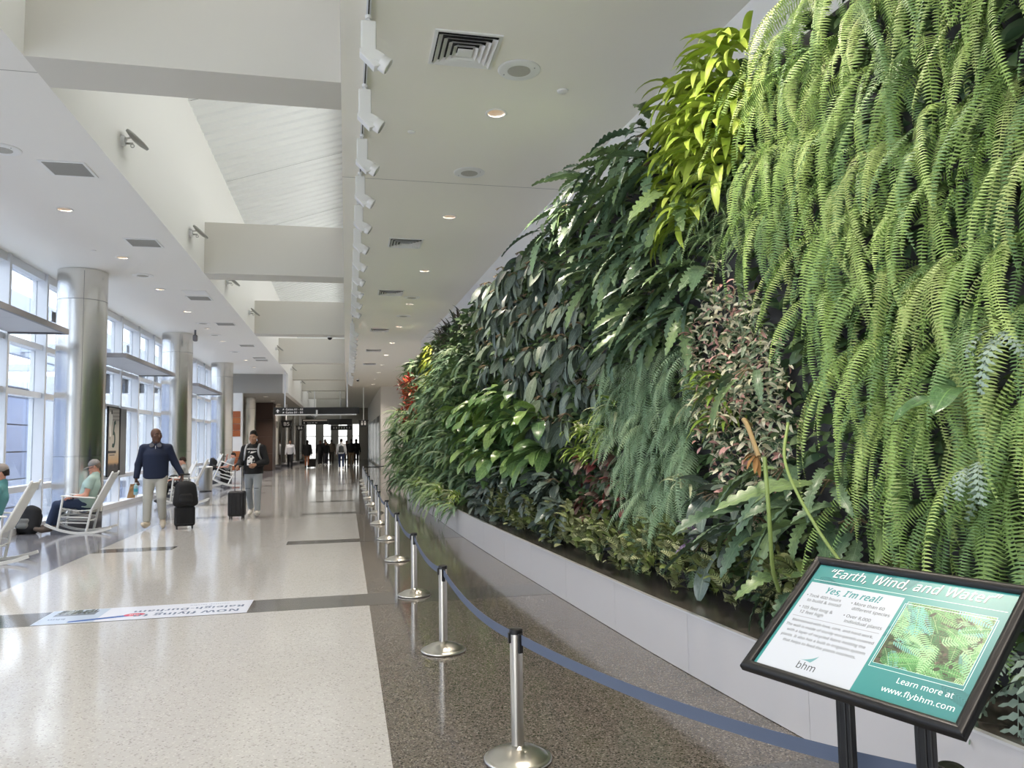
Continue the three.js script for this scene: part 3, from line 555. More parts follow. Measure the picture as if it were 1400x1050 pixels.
// leaf blades. They grow along +Z from the origin in the Y-Z plane, X is across.
function spine(L, a0, a1, n, pow = 1) {
  const pts = []; let y = 0, z = 0;
  for (let k = 0; k <= n; k++) { const t = k / n, a = a0 + (a1 - a0) * Math.pow(t, pow); pts.push({ t, y, z, a }); y += Math.sin(a) * L / n; z += Math.cos(a) * L / n; }
  return pts;
}
function geoFrom(pos, uv, idx) {
  const g = new THREE.BufferGeometry(); g.setAttribute('position', new THREE.Float32BufferAttribute(pos, 3)); g.setAttribute('uv', new THREE.Float32BufferAttribute(uv, 2)); g.setIndex(idx); g.computeVertexNormals(); return g;
}
function blade({ L, W, a0 = 0.6, a1 = -0.8, n = 10, pow = 1, fold = 0.25, prof = (t) => Math.pow(Math.sin(PI * Math.min(1, 0.04 + 0.96 * t)), 0.75), petiole = 0, wave = 0, twist = 0, edge = null }) {
  const s = spine(L, a0, a1, n, pow), pos = [], uv = [], idx = [];
  s.forEach((p, k) => {
    const tt = petiole ? clamp((p.t - petiole) / (1 - petiole)) : p.t;
    let w = (petiole && p.t < petiole) ? W * 0.035 : W * Math.max(0.02, prof(tt)); if (edge) w *= edge(tt);
    const ny = Math.cos(p.a), nz = -Math.sin(p.a), tw = twist * p.t, f = fold * w;
    for (const q of [-1, 0, 1]) {
      const wv = wave * W * Math.sin(p.t * 19 + q * 2) * (q ? 1 : 0), lift = (q ? f : 0) + wv;
      const dx = q * w * Math.cos(tw), dn = q * w * Math.sin(tw) + lift;
      pos.push(dx, p.y + ny * dn, p.z + nz * dn); uv.push(0.5 + q * 0.5, tt);
    }
    if (k < n) { const a = 3 * k; idx.push(a, a + 3, a + 1, a + 1, a + 3, a + 4, a + 1, a + 4, a + 2, a + 2, a + 4, a + 5); }
  });
  return geoFrom(pos, uv, idx);
}
// pinnate frond: a rachis with leaflets on both sides
function frond({ L, W, a0, a1, n, pow = 1, prof, pin = 0.35, sweep = 0.25, teeth = 0, curl = 0.25, seedN = 1, stalk = 0.02, drift = 0, twist = 0, miss = 0 }) {
  seed(seedN * 7919 + 13);
  const s = spine(L, a0, a1, n, pow), pos = [], uv = [], idx = [];
  const ph = rnd() * 6, dr = rr(-1, 1) * drift, tw0 = rr(-1, 1) * twist;
  const put = (p, x0, along, up0, v) => { const tw = tw0 + twist * 0.8 * Math.sin(p.t * 5 + ph), x = x0 * Math.cos(tw) + dr * p.t * Math.sin(p.t * 3 + ph), up = up0 + x0 * Math.sin(tw); const ty = Math.sin(p.a), tz = Math.cos(p.a), ny = Math.cos(p.a), nz = -Math.sin(p.a); pos.push(x, p.y + ty * along + ny * up, p.z + tz * along + nz * up); uv.push(clamp(0.5 + 0.5 * x0 / W), v); return pos.length / 3 - 1; };
  const step = L / n;
  // rachis
  for (let k = 0; k < n; k += 3) { const a = s[k], b = s[Math.min(n, k + 3)], r = Math.max(0.0011, W * 0.03) * (1 - 0.6 * a.t); const i0 = put(a, -r, 0, 0.001, a.t), i1 = put(a, r, 0, 0.001, a.t), i2 = put(b, -r * 0.8, 0, 0.001, b.t), i3 = put(b, r * 0.8, 0, 0.001, b.t); idx.push(i0, i2, i1, i1, i2, i3); }
  for (let k = 1; k <= n; k++) {
    const p = s[k]; if (p.t < stalk) continue;
    for (const q of [-1, 1]) {
      if (miss && rnd() < miss) continue;
      const l = W * prof(p.t) * rr(0.82, 1.1), wd = step * pin * rr(0.85, 1.1), cu = curl * rr(0.6, 1.4), o = q * 0.12 * step;
      if (l < 0.003) continue;
      if (!teeth) {
        const a = put(p, 0, o - wd, 0, p.t), b = put(p, 0, o + wd, 0, p.t), c = put(p, q * l * 0.6, o - wd * 0.75 + l * sweep * 0.5, -cu * l * 0.25, p.t), d = put(p, q * l * 0.55, o + wd * 0.85 + l * sweep * 0.5, -cu * l * 0.22, p.t), e = put(p, q * l, o + l * sweep, -cu * l, p.t);
        if (q > 0) idx.push(a, b, c, b, d, c, c, d, e); else idx.push(a, c, b, b, c, d, c, e, d);
      } else {
        let pa = put(p, 0, o - wd * 0.4, 0, p.t), pb = put(p, 0, o + wd * 0.4, 0, p.t);
        for (let m = 1; m <= teeth; m++) {
          const u = m / teeth, ww = wd * (1 - u * 0.85) * (m % 2 ? 1.25 : 0.55), c = put(p, q * l * u, o - ww + l * sweep * u, -cu * l * u * u, p.t), d = put(p, q * l * u, o + ww + l * sweep * u, -cu * l * u * u, p.t);
          if (q > 0) idx.push(pa, pb, c, pb, d, c); else idx.push(pa, c, pb, pb, c, d); pa = c; pb = d;
        }
      }
    }
  }
  const g = new THREE.BufferGeometry(); g.setAttribute('position', new THREE.Float32BufferAttribute(pos, 3)); g.setAttribute('uv', new THREE.Float32BufferAttribute(uv, 2)); g.setIndex(idx); g.computeVertexNormals(); return g;
}
const leafTex = (base, vein, n = 9, o = {}) => canvasTex(128, 256, (c, w, h) => {
  c.fillStyle = base; c.fillRect(0, 0, w, h); seed(3);
  for (let k = 0; k < 500; k++) { c.fillStyle = rnd() < 0.5 ? 'rgba(0,0,0,0.06)' : 'rgba(255,255,255,0.05)'; c.beginPath(); c.ellipse(rnd() * w, rnd() * h, 3, 9, 0, 0, 7); c.fill(); }
  c.strokeStyle = vein; c.lineWidth = o.lw || 3; c.globalAlpha = o.alpha || 0.6;
  for (let k = 1; k < n; k++) for (const s of [-1, 1]) { c.beginPath(); c.moveTo(w / 2, h - k * h / n); c.quadraticCurveTo(w / 2 + s * w * 0.3, h - (k + 0.25) * h / n, w / 2 + s * w * 0.52, h - (k + 0.8) * h / n); c.stroke(); }
  c.globalAlpha = 0.9; c.lineWidth = o.mid || 5; c.beginPath(); c.moveTo(w / 2, 0); c.lineTo(w / 2, h); c.stroke();
  if (o.edge) { c.globalAlpha = 0.95; c.strokeStyle = o.edge; c.lineWidth = o.ew || 26; c.strokeRect(0, -20, w, h + 40); }
});
const DS = THREE.DoubleSide;
const lm = (color, rough = 0.55, o = {}) => phys({ color, roughness: rough, side: DS, ...o });
const tm = (map, rough = 0.45, o = {}) => phys({ map, roughness: rough, side: DS, ...o });
const thin = { transmission: 0.22, thickness: 0, ior: 1.35 };
const K = {};                                            // kinds: leaf shapes, their materials, how a plant is put together
{
  const nephProf = (t) => Math.pow(smooth(0.0, 0.12, t), 0.8) * (0.55 + 0.45 * smooth(0, 0.35, t)) * Math.pow(1 - Math.max(0, t - 0.35) / 0.66, 0.62);
  const V6 = (n, f) => Array.from({ length: n }, (_, i) => f(i));
  K.sword = { part: 'frond', n: 9, mats: [lm('#92b05f', 0.5), lm('#83a35a', 0.5), lm('#adc674', 0.5), lm('#71935a', 0.55), lm('#c0d286', 0.5, thin)],
    geos: V6(12, (i) => frond({ L: 0.6 + 0.04 * i, W: 0.052 + 0.004 * (i % 4), a0: 0.5 + 0.12 * (i % 3), a1: -1.62, n: 33 + 3 * i, pow: 0.36 + 0.05 * (i % 3), prof: nephProf, pin: 0.25, sweep: 0.12, curl: 0.5, drift: 0.08, twist: 0.55, miss: 0.05, seedN: i + 1 })),
    yaw: 0.85, pitch: [-0.5, 0.25], roll: 0.24, scale: [0.8, 1.12] };
  K.lime = { part: 'leaf', n: 13, mats: [lm('#adc24e', 0.42, thin), lm('#9cb446', 0.42, thin), lm('#bfd063', 0.42, thin)],
    geos: V6(5, (i) => blade({ L: 0.3 + 0.04 * i, W: 0.026 + 0.002 * i, a0: 0.9 - 0.1 * i, a1: -1.1 - 0.1 * i, n: 9, fold: 0.35 })), yaw: 1.4, pitch: [-0.5, 0.6], roll: 0.4, scale: [0.8, 1.15] };
  K.fine = { part: 'frond', n: 13, mats: [lm('#84a06c', 0.6, thin), lm('#769262', 0.6, thin), lm('#95ad7c', 0.6, thin)],
    geos: V6(4, (i) => frond({ L: 0.36 + 0.05 * i, W: 0.022, a0: 0.7 - 0.1 * i, a1: -1.3, n: 34, pow: 0.7, prof: (t) => Math.pow(1 - t, 0.4) * smooth(0, 0.1, t), pin: 0.22, sweep: 0.7, curl: 0.1, seedN: 30 + i })), yaw: 1.3, pitch: [-0.6, 0.5], roll: 0.5, scale: [0.75, 1.15] };
  const philTex = leafTex('#67815f', '#93a889', 8, { alpha: 0.45, lw: 3 }), philTex2 = leafTex('#7a9461', '#8ba562', 8, { alpha: 0.4 });
  const lobes = (t) => 0.5 + 0.5 * Math.pow(Math.abs(Math.sin(t * PI * 9.5)), 0.8);
  K.tooth = { part: 'leaf', n: 9, mats: [tm(philTex, 0.36), tm(philTex2, 0.36), tm(leafTex('#587459', '#6d8a68', 8, { alpha: 0.4 }), 0.36)],
    geos: V6(5, (i) => blade({ L: 0.48 + 0.06 * i, W: 0.054 + 0.003 * i, a0: 0.7 - 0.15 * i, a1: -1.25 + 0.1 * i, n: 57, pow: 0.8, fold: 0.3, petiole: 0.22, edge: lobes, wave: 0.06, prof: (t) => Math.pow(Math.sin(PI * (0.06 + 0.92 * Math.pow(t, 0.85))), 0.7) })), yaw: 1.15, pitch: [-0.7, 0.4], roll: 0.5, scale: [0.7, 1.1], stem: true };
  const ubTex = leafTex('#65756c', '#93a597', 7, { alpha: 0.35, lw: 2, mid: 4 });
  K.umbrella = { part: 'leaf', n: 10, mats: [tm(ubTex, 0.38), tm(leafTex('#56665d', '#82938a', 7, { alpha: 0.35, lw: 2 }), 0.38), tm(leafTex('#6f8069', '#a0b098', 7, { alpha: 0.35, lw: 2 }), 0.4)],
    geos: V6(5, (i) => blade({ L: 0.3 + 0.03 * i, W: 0.047 + 0.005 * (i % 3), a0: 0.1 - 0.16 * i, a1: -1.45, n: 12, pow: 0.32, fold: 0.14, petiole: 0.2, prof: (t) => Math.pow(Math.sin(PI * (0.03 + 0.95 * Math.pow(t, 0.9))), 0.8) })), yaw: 1.35, pitch: [-0.75, 0.25], roll: 0.7, scale: [0.8, 1.2], stem: true };
  K.inch = { part: 'leaf', n: 15, mats: [lm('#dcd8b8', 0.5), lm('#93a386', 0.5), lm('#d3a299', 0.5), lm('#6f8465', 0.5), lm('#ebe5cb', 0.5)], tones: [0.3, 0.28, 0.14, 0.2, 0.08],
    geos: V6(3, (i) => blade({ L: 0.075 + 0.015 * i, W: 0.012 + 0.001 * i, a0: 0.5, a1: -0.9, n: 4, fold: 0.3 })), yaw: 1.5, pitch: [-1.1, 0.9], roll: 1.2, scale: [0.8, 1.3], spread: 0.1 };
  K.lace = { part: 'frond', n: 10, mats: [lm('#9db894', 0.6, thin), lm('#8dab86', 0.6, thin), lm('#acc39a', 0.6, thin)],
    geos: V6(5, (i) => frond({ L: 0.36 + 0.03 * i, W: 0.085, a0: 0.55 - 0.1 * i, a1: -1.5, n: 22, pow: 0.55, prof: (t) => smooth(0, 0.12, t) * Math.pow(1 - t, 0.75), pin: 0.3, sweep: 0.5, teeth: 8, curl: 0.3, seedN: 50 + i, stalk: 0.08 })), yaw: 1.1, pitch: [-0.6, 0.2], roll: 0.35, scale: [0.8, 1.15] };
  const bigTex = leafTex('#688c50', '#93b56a', 10, { alpha: 0.45, lw: 3 });
  K.paddle = { part: 'leaf', n: 9, mats: [tm(bigTex, 0.3, thin), tm(leafTex('#587c50', '#86aa68', 10, { alpha: 0.45 }), 0.3), tm(leafTex('#86a657', '#b2cb74', 10, { alpha: 0.45 }), 0.3)],
    geos: V6(4, (i) => blade({ L: 0.5 + 0.05 * i, W: 0.085 + 0.006 * i, a0: 0.9 - 0.25 * i, a1: -0.9 - 0.1 * i, n: 14, fold: 0.22, petiole: 0.22, wave: 0.07 })), yaw: 1.3, pitch: [-0.5, 0.45], roll: 0.5, scale: [0.75, 1.15] };
  K.rubber = { part: 'leaf', n: 13, mats: [tm(leafTex('#5f6f66', '#8a9a86', 12, { alpha: 0.2, lw: 2, mid: 6 }), 0.25), tm(leafTex('#525f58', '#75866f', 12, { alpha: 0.2, lw: 2, mid: 5 }), 0.25), tm(leafTex('#6b7c71', '#96a68f', 12, { alpha: 0.2, lw: 2, mid: 5 }), 0.28)],
    geos: V6(4, (i) => blade({ L: 0.27 + 0.025 * i, W: 0.046 + 0.003 * i, a0: 0.5 - 0.2 * i, a1: -0.7 - 0.1 * i, n: 11, fold: 0.22, petiole: 0.14, prof: (t) => Math.pow(Math.sin(PI * (0.03 + 0.94 * t)), 0.6) })), yaw: 1.3, pitch: [-0.8, 0.7], roll: 0.6, scale: [0.75, 1.15], spread: 0.06, stem: true };
  K.burgundy = { part: 'leaf', n: 11, mats: [lm('#6a5148', 0.35), lm('#4d5a4a', 0.35), lm('#7d6a60', 0.35), lm('#7c3f3d', 0.4)],
    geos: V6(3, (i) => blade({ L: 0.16 + 0.02 * i, W: 0.034, a0: 0.5 - 0.2 * i, a1: -1.1, n: 9, fold: 0.2, petiole: 0.2 })), yaw: 1.4, pitch: [-0.6, 0.6], roll: 0.6, scale: [0.8, 1.2] };
  const prTex = leafTex('#bcc190', '#2e3b1c', 7, { alpha: 0.9, lw: 13, mid: 4 }), prTex2 = leafTex('#93a06a', '#2a361a', 7, { alpha: 0.9, lw: 14 });
  K.prayer = { part: 'leaf', n: 16, mats: [tm(prTex, 0.5), tm(prTex2, 0.5), lm('#78884a', 0.5), lm('#6d7548', 0.55)],
    geos: V6(3, (i) => blade({ L: 0.12 + 0.018 * i, W: 0.028, a0: 1.15 - 0.25 * i, a1: -0.4, n: 7, fold: 0.2, petiole: 0.2 })), yaw: 2.2, pitch: [-0.3, 0.8], roll: 0.5, scale: [0.75, 1.2], spread: 0.08 };
  K.spike = { part: 'leaf', n: 13, mats: [lm('#3a3f3c', 0.4), lm('#2f3a30', 0.4), lm('#4a4038', 0.4)],
    geos: V6(3, (i) => blade({ L: 0.28 + 0.04 * i, W: 0.018, a0: 0.4 + 0.2 * i, a1: -0.3, n: 7, fold: 0.5 })), yaw: 1.5, pitch: [-0.6, 1.1], roll: 0.3, scale: [0.8, 1.2] };
  K.bromeliad = { part: 'leaf', n: 12, mats: [lm('#cf4a31', 0.4), lm('#d9643f', 0.4), lm('#b8443a', 0.45), lm('#4f6b3c', 0.45)],
    geos: V6(3, (i) => blade({ L: 0.2 + 0.04 * i, W: 0.024, a0: 0.6, a1: -0.5, n: 6, fold: 0.3 })), yaw: 1.4, pitch: [-0.7, 0.9], roll: 0.3, scale: [0.8, 1.2] };
  K.yellowleaf = { ...K.lime, mats: [lm('#c3c650', 0.45, thin), lm('#a9b53e', 0.45, thin), lm('#8da33a', 0.45, thin)] };
  K.meadow = { part: 'frond', n: 10, mats: [lm('#86a569', 0.6, thin), lm('#75945c', 0.6, thin), lm('#9ab677', 0.6, thin), lm('#8f9f78', 0.6)],
    geos: V6(4, (i) => frond({ L: 0.36 + 0.05 * i, W: 0.06, a0: 0.9 - 0.15 * i, a1: -1.1, n: 18, pow: 0.8, prof: (t) => smooth(0, 0.2, t) * Math.pow(1 - t, 0.6), pin: 0.45, sweep: 0.5, curl: 0.2, seedN: 80 + i })), yaw: 1.4, pitch: [-0.5, 0.6], roll: 0.4, scale: [0.8, 1.25] };
  K.blue = { part: 'frond', n: 8, mats: [lm('#84998c', 0.5), lm('#93a898', 0.5), lm('#768c7a', 0.5)],
    geos: V6(4, (i) => frond({ L: 0.36 + 0.05 * i, W: 0.085, a0: 0.6 - 0.1 * i, a1: -1.3, n: 9, pow: 0.7, prof: (t) => smooth(0, 0.25, t) * Math.pow(1.04 - t, 0.35), pin: 0.42, sweep: 0.4, teeth: 4, curl: 0.25, seedN: 90 + i, stalk: 0.2 })), yaw: 1.2, pitch: [-0.8, 0.2], roll: 0.4, scale: [0.8, 1.2] };
  K.spider = { part: 'leaf', n: 14, mats: [lm('#a7bd5a', 0.45, thin), lm('#8aa843', 0.45, thin), lm('#dde2b8', 0.45, thin)],
    geos: V6(3, (i) => blade({ L: 0.22 + 0.04 * i, W: 0.015, a0: 0.9 - 0.2 * i, a1: -1.2, n: 8, fold: 0.4 })), yaw: 1.5, pitch: [-0.4, 0.7], roll: 0.4, scale: [0.8, 1.2] };
  K.feather = { part: 'frond', n: 9, mats: [lm('#668763', 0.5), lm('#5a785a', 0.5), lm('#77946c', 0.5)], geos: K.meadow.geos, yaw: 1.4, pitch: [-0.6, 0.5], roll: 0.4, scale: [0.9, 1.3] };
}
const stemMat = mat('#7b6b52', 0.7), stemGreen = mat('#5c6b45', 0.6);
let leafCount = 0, plantCount = 0;
const MERGE_BEYOND = 12.5;            // plants past this distance show no single leaf 10 pixels across
function plant(kind, name, label, group, z, y, { scale = 1, n, out = 0, tilt = 0, parts = true, tone } = {}) {
  const k = K[kind], t = thing(name, label, 'plant', [planterX(z) + ROOT - out, y, z], -PI / 2, group);
  const cnt = n || k.n, far = [];
  plantCount++;
  for (let i = 0; i < cnt; i++) {
    const g = k.geos[rnd() * k.geos.length | 0]; let m;
    if (tone !== undefined) m = k.mats[tone]; else if (k.tones) { let r = rnd(), q = 0; while (q < k.tones.length - 1 && (r -= k.tones[q]) > 0) q++; m = k.mats[q]; } else m = k.mats[rnd() * k.mats.length | 0];
    const e = new THREE.Euler(-rr(...k.pitch) - tilt, k.yaw * (2 * ((i + rnd()) / cnt) - 1), rr(-k.roll, k.roll), 'YXZ'), s = rr(...k.scale) * scale, sp = k.spread ?? 0.03;
    const p = V(rr(-sp, sp), rr(-sp, sp) * 1.2, rr(-0.02, 0.05));
    if (parts) { const l = new THREE.Mesh(g, m); l.name = k.part; l.castShadow = l.receiveShadow = true; l.rotation.copy(e); l.scale.setScalar(s); l.position.copy(p); t.add(l); leafCount++; }
    else far.push([g.clone().applyMatrix4(new THREE.Matrix4().compose(p, new THREE.Quaternion().setFromEuler(e), V(s, s, s))), m]);
  }
  if (!parts) { const by = new Map(); far.forEach(([g, m]) => by.set(m, [...(by.get(m) || []), g])); for (const [m, gs] of by) { const o = obj('foliage', gs, m, t); o.userData.kind = 'stuff'; } }
  if (k.stem && parts) obj('stem', [0, 1, 2].map((q) => tube([[0, -0.02, -0.03], [0.02 * (q - 1), 0.03, 0.06], [0.05 * (q - 1), -0.02 * q, 0.14]], 0.005, 5, 6)), stemMat, t);
  return t;
}
function inside(x, y, P) { let c = false; for (let i = 0, j = P.length - 1; i < P.length; j = i++) if ((P[i][1] > y) !== (P[j][1] > y) && x < (P[j][0] - P[i][0]) * (y - P[i][1]) / (P[j][1] - P[i][1]) + P[i][0]) c = !c; return c; }
// a patch: outline in (z, height), spacing along and up, one plant per point; rows are counted from the top, plants from the front
function patch(kind, name, desc, group, P, sz, sy, o = {}) {
  seed(o.seed || kind.length * 131 + P.length * 17 + Math.round(P[0][0] * 100));
  const zmax = Math.max(...P.map((p) => p[0])), zmin = Math.min(...P.map((p) => p[0])), ymax = Math.max(...P.map((p) => p[1])), ymin = Math.min(...P.map((p) => p[1]));
  let row = 0;
  for (let y = ymax - sy * 0.4, r = 0; y > ymin; y -= sy, r++) {
    let c = 0; const spots = [];
    for (let z = zmax - sz * (r % 2 ? 0.9 : 0.4); z > zmin; z -= sz * (o.grow ? 1 + o.grow * (zmax - z) : 1)) { const zz = z + rr(-0.22, 0.22) * sz, yy = y + rr(-0.22, 0.22) * sy; if (inside(zz, yy, P)) spots.push([zz, yy]); }
    if (!spots.length) continue;
    for (const [zz, yy] of spots) {
      const d = Math.hypot(zz, planterX(zz));
      const kk = Array.isArray(kind) ? kind[rnd() * kind.length | 0] : kind;
      plant(kk, name, `${desc}, ${ORD[c]} from the front in the ${ORD[row]} row down`, group, zz, yy + (o.lift || 0), { parts: d < (o.far || MERGE_BEYOND), scale: (o.scale || 1) * (o.scaleFar ? 1 + o.scaleFar * Math.max(0, d - 8) : 1), n: o.n, out: o.out ? o.out() : rr(-0.02, 0.06), tilt: o.tilt || 0 });
      c++;
    }
    row++;
  }
}
// dense small growth that covers the felt between the plants
{
  seed(4242);
  const leaf = blade({ L: 0.1, W: 0.024, a0: 0.3, a1: -0.9, n: 4, fold: 0.25 });
  const spots = [];
  for (let k = 0; k < 15000; k++) {
    const z = -1.2 - 24.8 * Math.pow(rnd(), 1.5), y = rr(0.42, 4.15);
    if (z > -5.15 && z < -4.72 && y > 2.4 && y < 2.85) continue;
    spots.push([z, y]);
  }
  const im = new THREE.InstancedMesh(leaf, lm('#ffffff', 0.6), spots.length), d = new THREE.Object3D(), col = new THREE.Color();
  spots.forEach(([z, y], i) => {
    d.position.set(planterX(z) + ROOT - rr(-0.01, 0.1), y, z); d.rotation.set(-rr(-0.9, 0.6), -PI / 2 + rr(-1.2, 1.2), rr(-1, 1), 'YXZ'); d.scale.setScalar(rr(0.7, 1.5) * (1 - z * 0.03)); d.updateMatrix(); im.setMatrixAt(i, d.matrix);
    col.set(['#4d6642', '#5a7448', '#3f583e', '#677c50'][rnd() * 4 | 0]); im.setColorAt(i, col);
  });
  im.name = numbered('undergrowth'); im.castShadow = im.receiveShadow = true;
  tag(im, 'dense small dark leaves filling the gaps of the living wall', 'undergrowth', null, 'stuff'); scene.add(im);
}
// the patches of the wall, front to back
patch('sword', 'sword_fern', 'bright sword fern with hanging fronds', 'sword ferns', [[-4.3, 4.3], [-1.7, 4.3], [-1.7, 1.15], [-2.9, 1.15], [-3.5, 1.35], [-3.8, 1.9], [-3.9, 2.5], [-4.3, 3.1], [-4.55, 3.55], [-4.42, 3.9]], 0.26, 0.35);
patch('lime', 'strap_leaf_plant', 'yellow green strap leaf plant', 'yellow green strap plants', [[-5.65, 4.15], [-4.4, 4.25], [-4.45, 3.8], [-4.68, 3.35], [-5.2, 3.05], [-5.55, 3.5]], 0.19, 0.19, { out: () => rr(0.02, 0.2) });
patch('fine', 'feathery_fern', 'wispy mid green fern', 'wispy ferns', [[-5.2, 3.3], [-4.6, 3.5], [-4.15, 2.85], [-4.6, 2.75], [-5.0, 2.95]], 0.19, 0.2, { out: () => rr(0, 0.14) });
patch('tooth', 'toothed_leaf_plant', 'dark philodendron with toothed leaves', 'dark toothed philodendrons', [[-9.2, 4.2], [-7.3, 4.35], [-6.18, 4.3], [-5.6, 4.2], [-5.44, 3.65], [-5.24, 3.0], [-5.1, 2.55], [-5.35, 2.3], [-6.6, 2.4], [-7.3, 3.2], [-8.6, 4.0]], 0.36, 0.34, { out: () => rr(0, 0.16), grow: 0.02 });
patch('umbrella', 'umbrella_plant', 'dark glossy umbrella plant', 'dark glossy umbrella plants', [[-13.0, 4.2], [-10.5, 4.3], [-8.9, 4.1], [-7.45, 3.2], [-6.75, 2.3], [-7.2, 1.95], [-8.2, 1.6], [-10.5, 2.1], [-12.6, 2.8]], 0.42, 0.34, { out: () => rr(0, 0.2), far: 15 });
patch('inch', 'tradescantia', 'small cream and pink tradescantia', 'cream and pink tradescantias', [[-5.2, 2.4], [-4.95, 2.72], [-4.65, 2.6], [-4.2, 2.25], [-4.15, 1.4], [-4.4, 0.9], [-4.95, 1.15], [-5.22, 1.8], [-5.38, 2.2]], 0.11, 0.11, { scale: 0.82, out: () => rr(0.1, 0.22) });
patch('lace', 'lace_fern', 'soft blue green lace fern', 'soft lace ferns', [[-7.0, 2.35], [-5.25, 2.3], [-5.25, 1.75], [-5.38, 1.3], [-5.4, 0.8], [-6.4, 0.72], [-6.75, 1.3], [-7.2, 1.85]], 0.23, 0.21, { out: () => rr(0, 0.14) });
patch('spider', 'spider_plant', 'narrow yellow green spider plant', 'yellow green spider plants', [[-5.3, 2.05], [-4.95, 2.05], [-4.85, 1.65], [-5.25, 1.6]], 0.18, 0.17, { out: () => 0.1 });
patch('spider', 'spider_plant', 'bright spider plant below umbrella leaves', 'spider plants below the umbrella leaves', [[-8.2, 1.75], [-6.8, 1.9], [-6.9, 1.35], [-8.0, 1.3]], 0.26, 0.22, { out: () => 0.1 });
patch('paddle', 'paddle_leaf_plant', 'broad glossy paddle leaf plant', 'broad paddle leaf plants', [[-14.5, 2.3], [-10.5, 2.2], [-8.4, 1.75], [-8.6, 1.15], [-13.2, 1.05]], 0.5, 0.4, { out: () => rr(0.05, 0.25), far: 16 });
patch('rubber', 'rubber_plant', 'dark rubber plant over planter edge', 'dark rubber plants over the planter', [[-13.6, 1.05], [-8.3, 1.2], [-7.6, 0.7], [-8.4, 0.5], [-13, 0.5]], 0.4, 0.28, { out: () => rr(0.05, 0.3), far: 15 });
patch('rubber', 'rubber_plant', 'blackish rubber plant among philodendron leaves', 'rubber plants among the philodendrons', [[-5.35, 1.5], [-4.75, 1.3], [-4.35, 0.75], [-4.8, 0.55], [-5.3, 0.7]], 0.3, 0.28, { out: () => rr(0.05, 0.2), n: 8 });
patch('burgundy', 'calathea', 'brownish purple leafed calathea', 'brown purple calatheas', [[-8.0, 1.45], [-6.75, 1.4], [-6.6, 0.6], [-7.6, 0.6]], 0.25, 0.22, { out: () => rr(0, 0.16) });
patch('prayer', 'prayer_plant', 'low patterned prayer plant', 'low patterned prayer plants', [[-11.2, 0.74], [-3.2, 0.8], [-3.2, 0.4], [-11.2, 0.4]], 0.2, 0.12, { out: () => rr(0.08, 0.42) });
patch('tooth', 'toothed_leaf_plant', 'long toothed philodendron low on wall', 'low toothed philodendrons', [[-5.0, 1.25], [-4.1, 1.45], [-3.5, 1.15], [-3.2, 0.6], [-4.2, 0.55], [-4.5, 0.7]], 0.4, 0.3, { out: () => rr(0.08, 0.22), n: 7 });
patch('blue', 'blue_fern', 'trailing pale blue green fern', 'pale blue green ferns', [[-2.9, 0.8], [-1.5, 1.0], [-1.5, 0.45], [-2.8, 0.45]], 0.3, 0.26, { out: () => rr(0.15, 0.4) });
// the far stretch, which bulges into the hall
patch('spike', 'spiky_plant', 'dark spiky plant along top edge', 'dark spiky plants', [[-19.5, 4.1], [-15.5, 4.2], [-14.5, 3.6], [-18.5, 3.4]], 0.55, 0.36, { scale: 1.2 });
patch('yellowleaf', 'strap_leaf_plant', 'pale yellow strap plant far along', 'pale yellow strap plants', [[-21, 4.0], [-19.3, 4.1], [-18.8, 3.0], [-20.6, 2.7]], 0.5, 0.34, { scale: 1.1 });
patch('bromeliad', 'bromeliad', 'orange red bromeliad far along', 'orange red bromeliads', [[-25.6, 3.5], [-22.0, 3.6], [-20.8, 2.3], [-25, 2.1]], 0.6, 0.4, { scale: 1.3, out: () => rr(0.15, 0.32) });
patch(['meadow', 'feather'], 'meadow_fern', 'leafy mid green fern far along', 'mid green ferns far along', [[-21.2, 2.9], [-18.6, 3.1], [-17.8, 3.35], [-14.6, 3.5], [-13.2, 2.8], [-14.6, 2.3], [-14, 1.0], [-14, 0.25], [-20.5, 0.1]], 0.56, 0.36, { scale: 1.15, out: () => rr(0.05, 0.35) });
patch(['feather', 'meadow'], 'dark_fern', 'dark green fern at far end', 'dark green ferns at the far end', [[-26, 3.9], [-21.2, 4.0], [-21.5, 3.4], [-25.6, 3.3]], 0.65, 0.4, { scale: 1.1 });
patch(['feather', 'meadow'], 'dark_fern', 'low dark fern at far end', 'low dark ferns at the far end', [[-26, 2.2], [-21.4, 2.4], [-20.2, 0.1], [-26, 0.05]], 0.55, 0.36, { scale: 1.25, out: () => rr(0.1, 0.62), lift: 0.12 });
patch(['meadow', 'feather', 'spider'], 'trailing_fern', 'bushy pale fern trailing over the planter', 'bushy ferns over the planter end', [[-20.6, 0.62], [-12.8, 0.7], [-12.4, 0.35], [-20.6, 0.2]], 0.42, 0.2, { out: () => rr(0.4, 0.72), scale: 0.95, far: 16 });
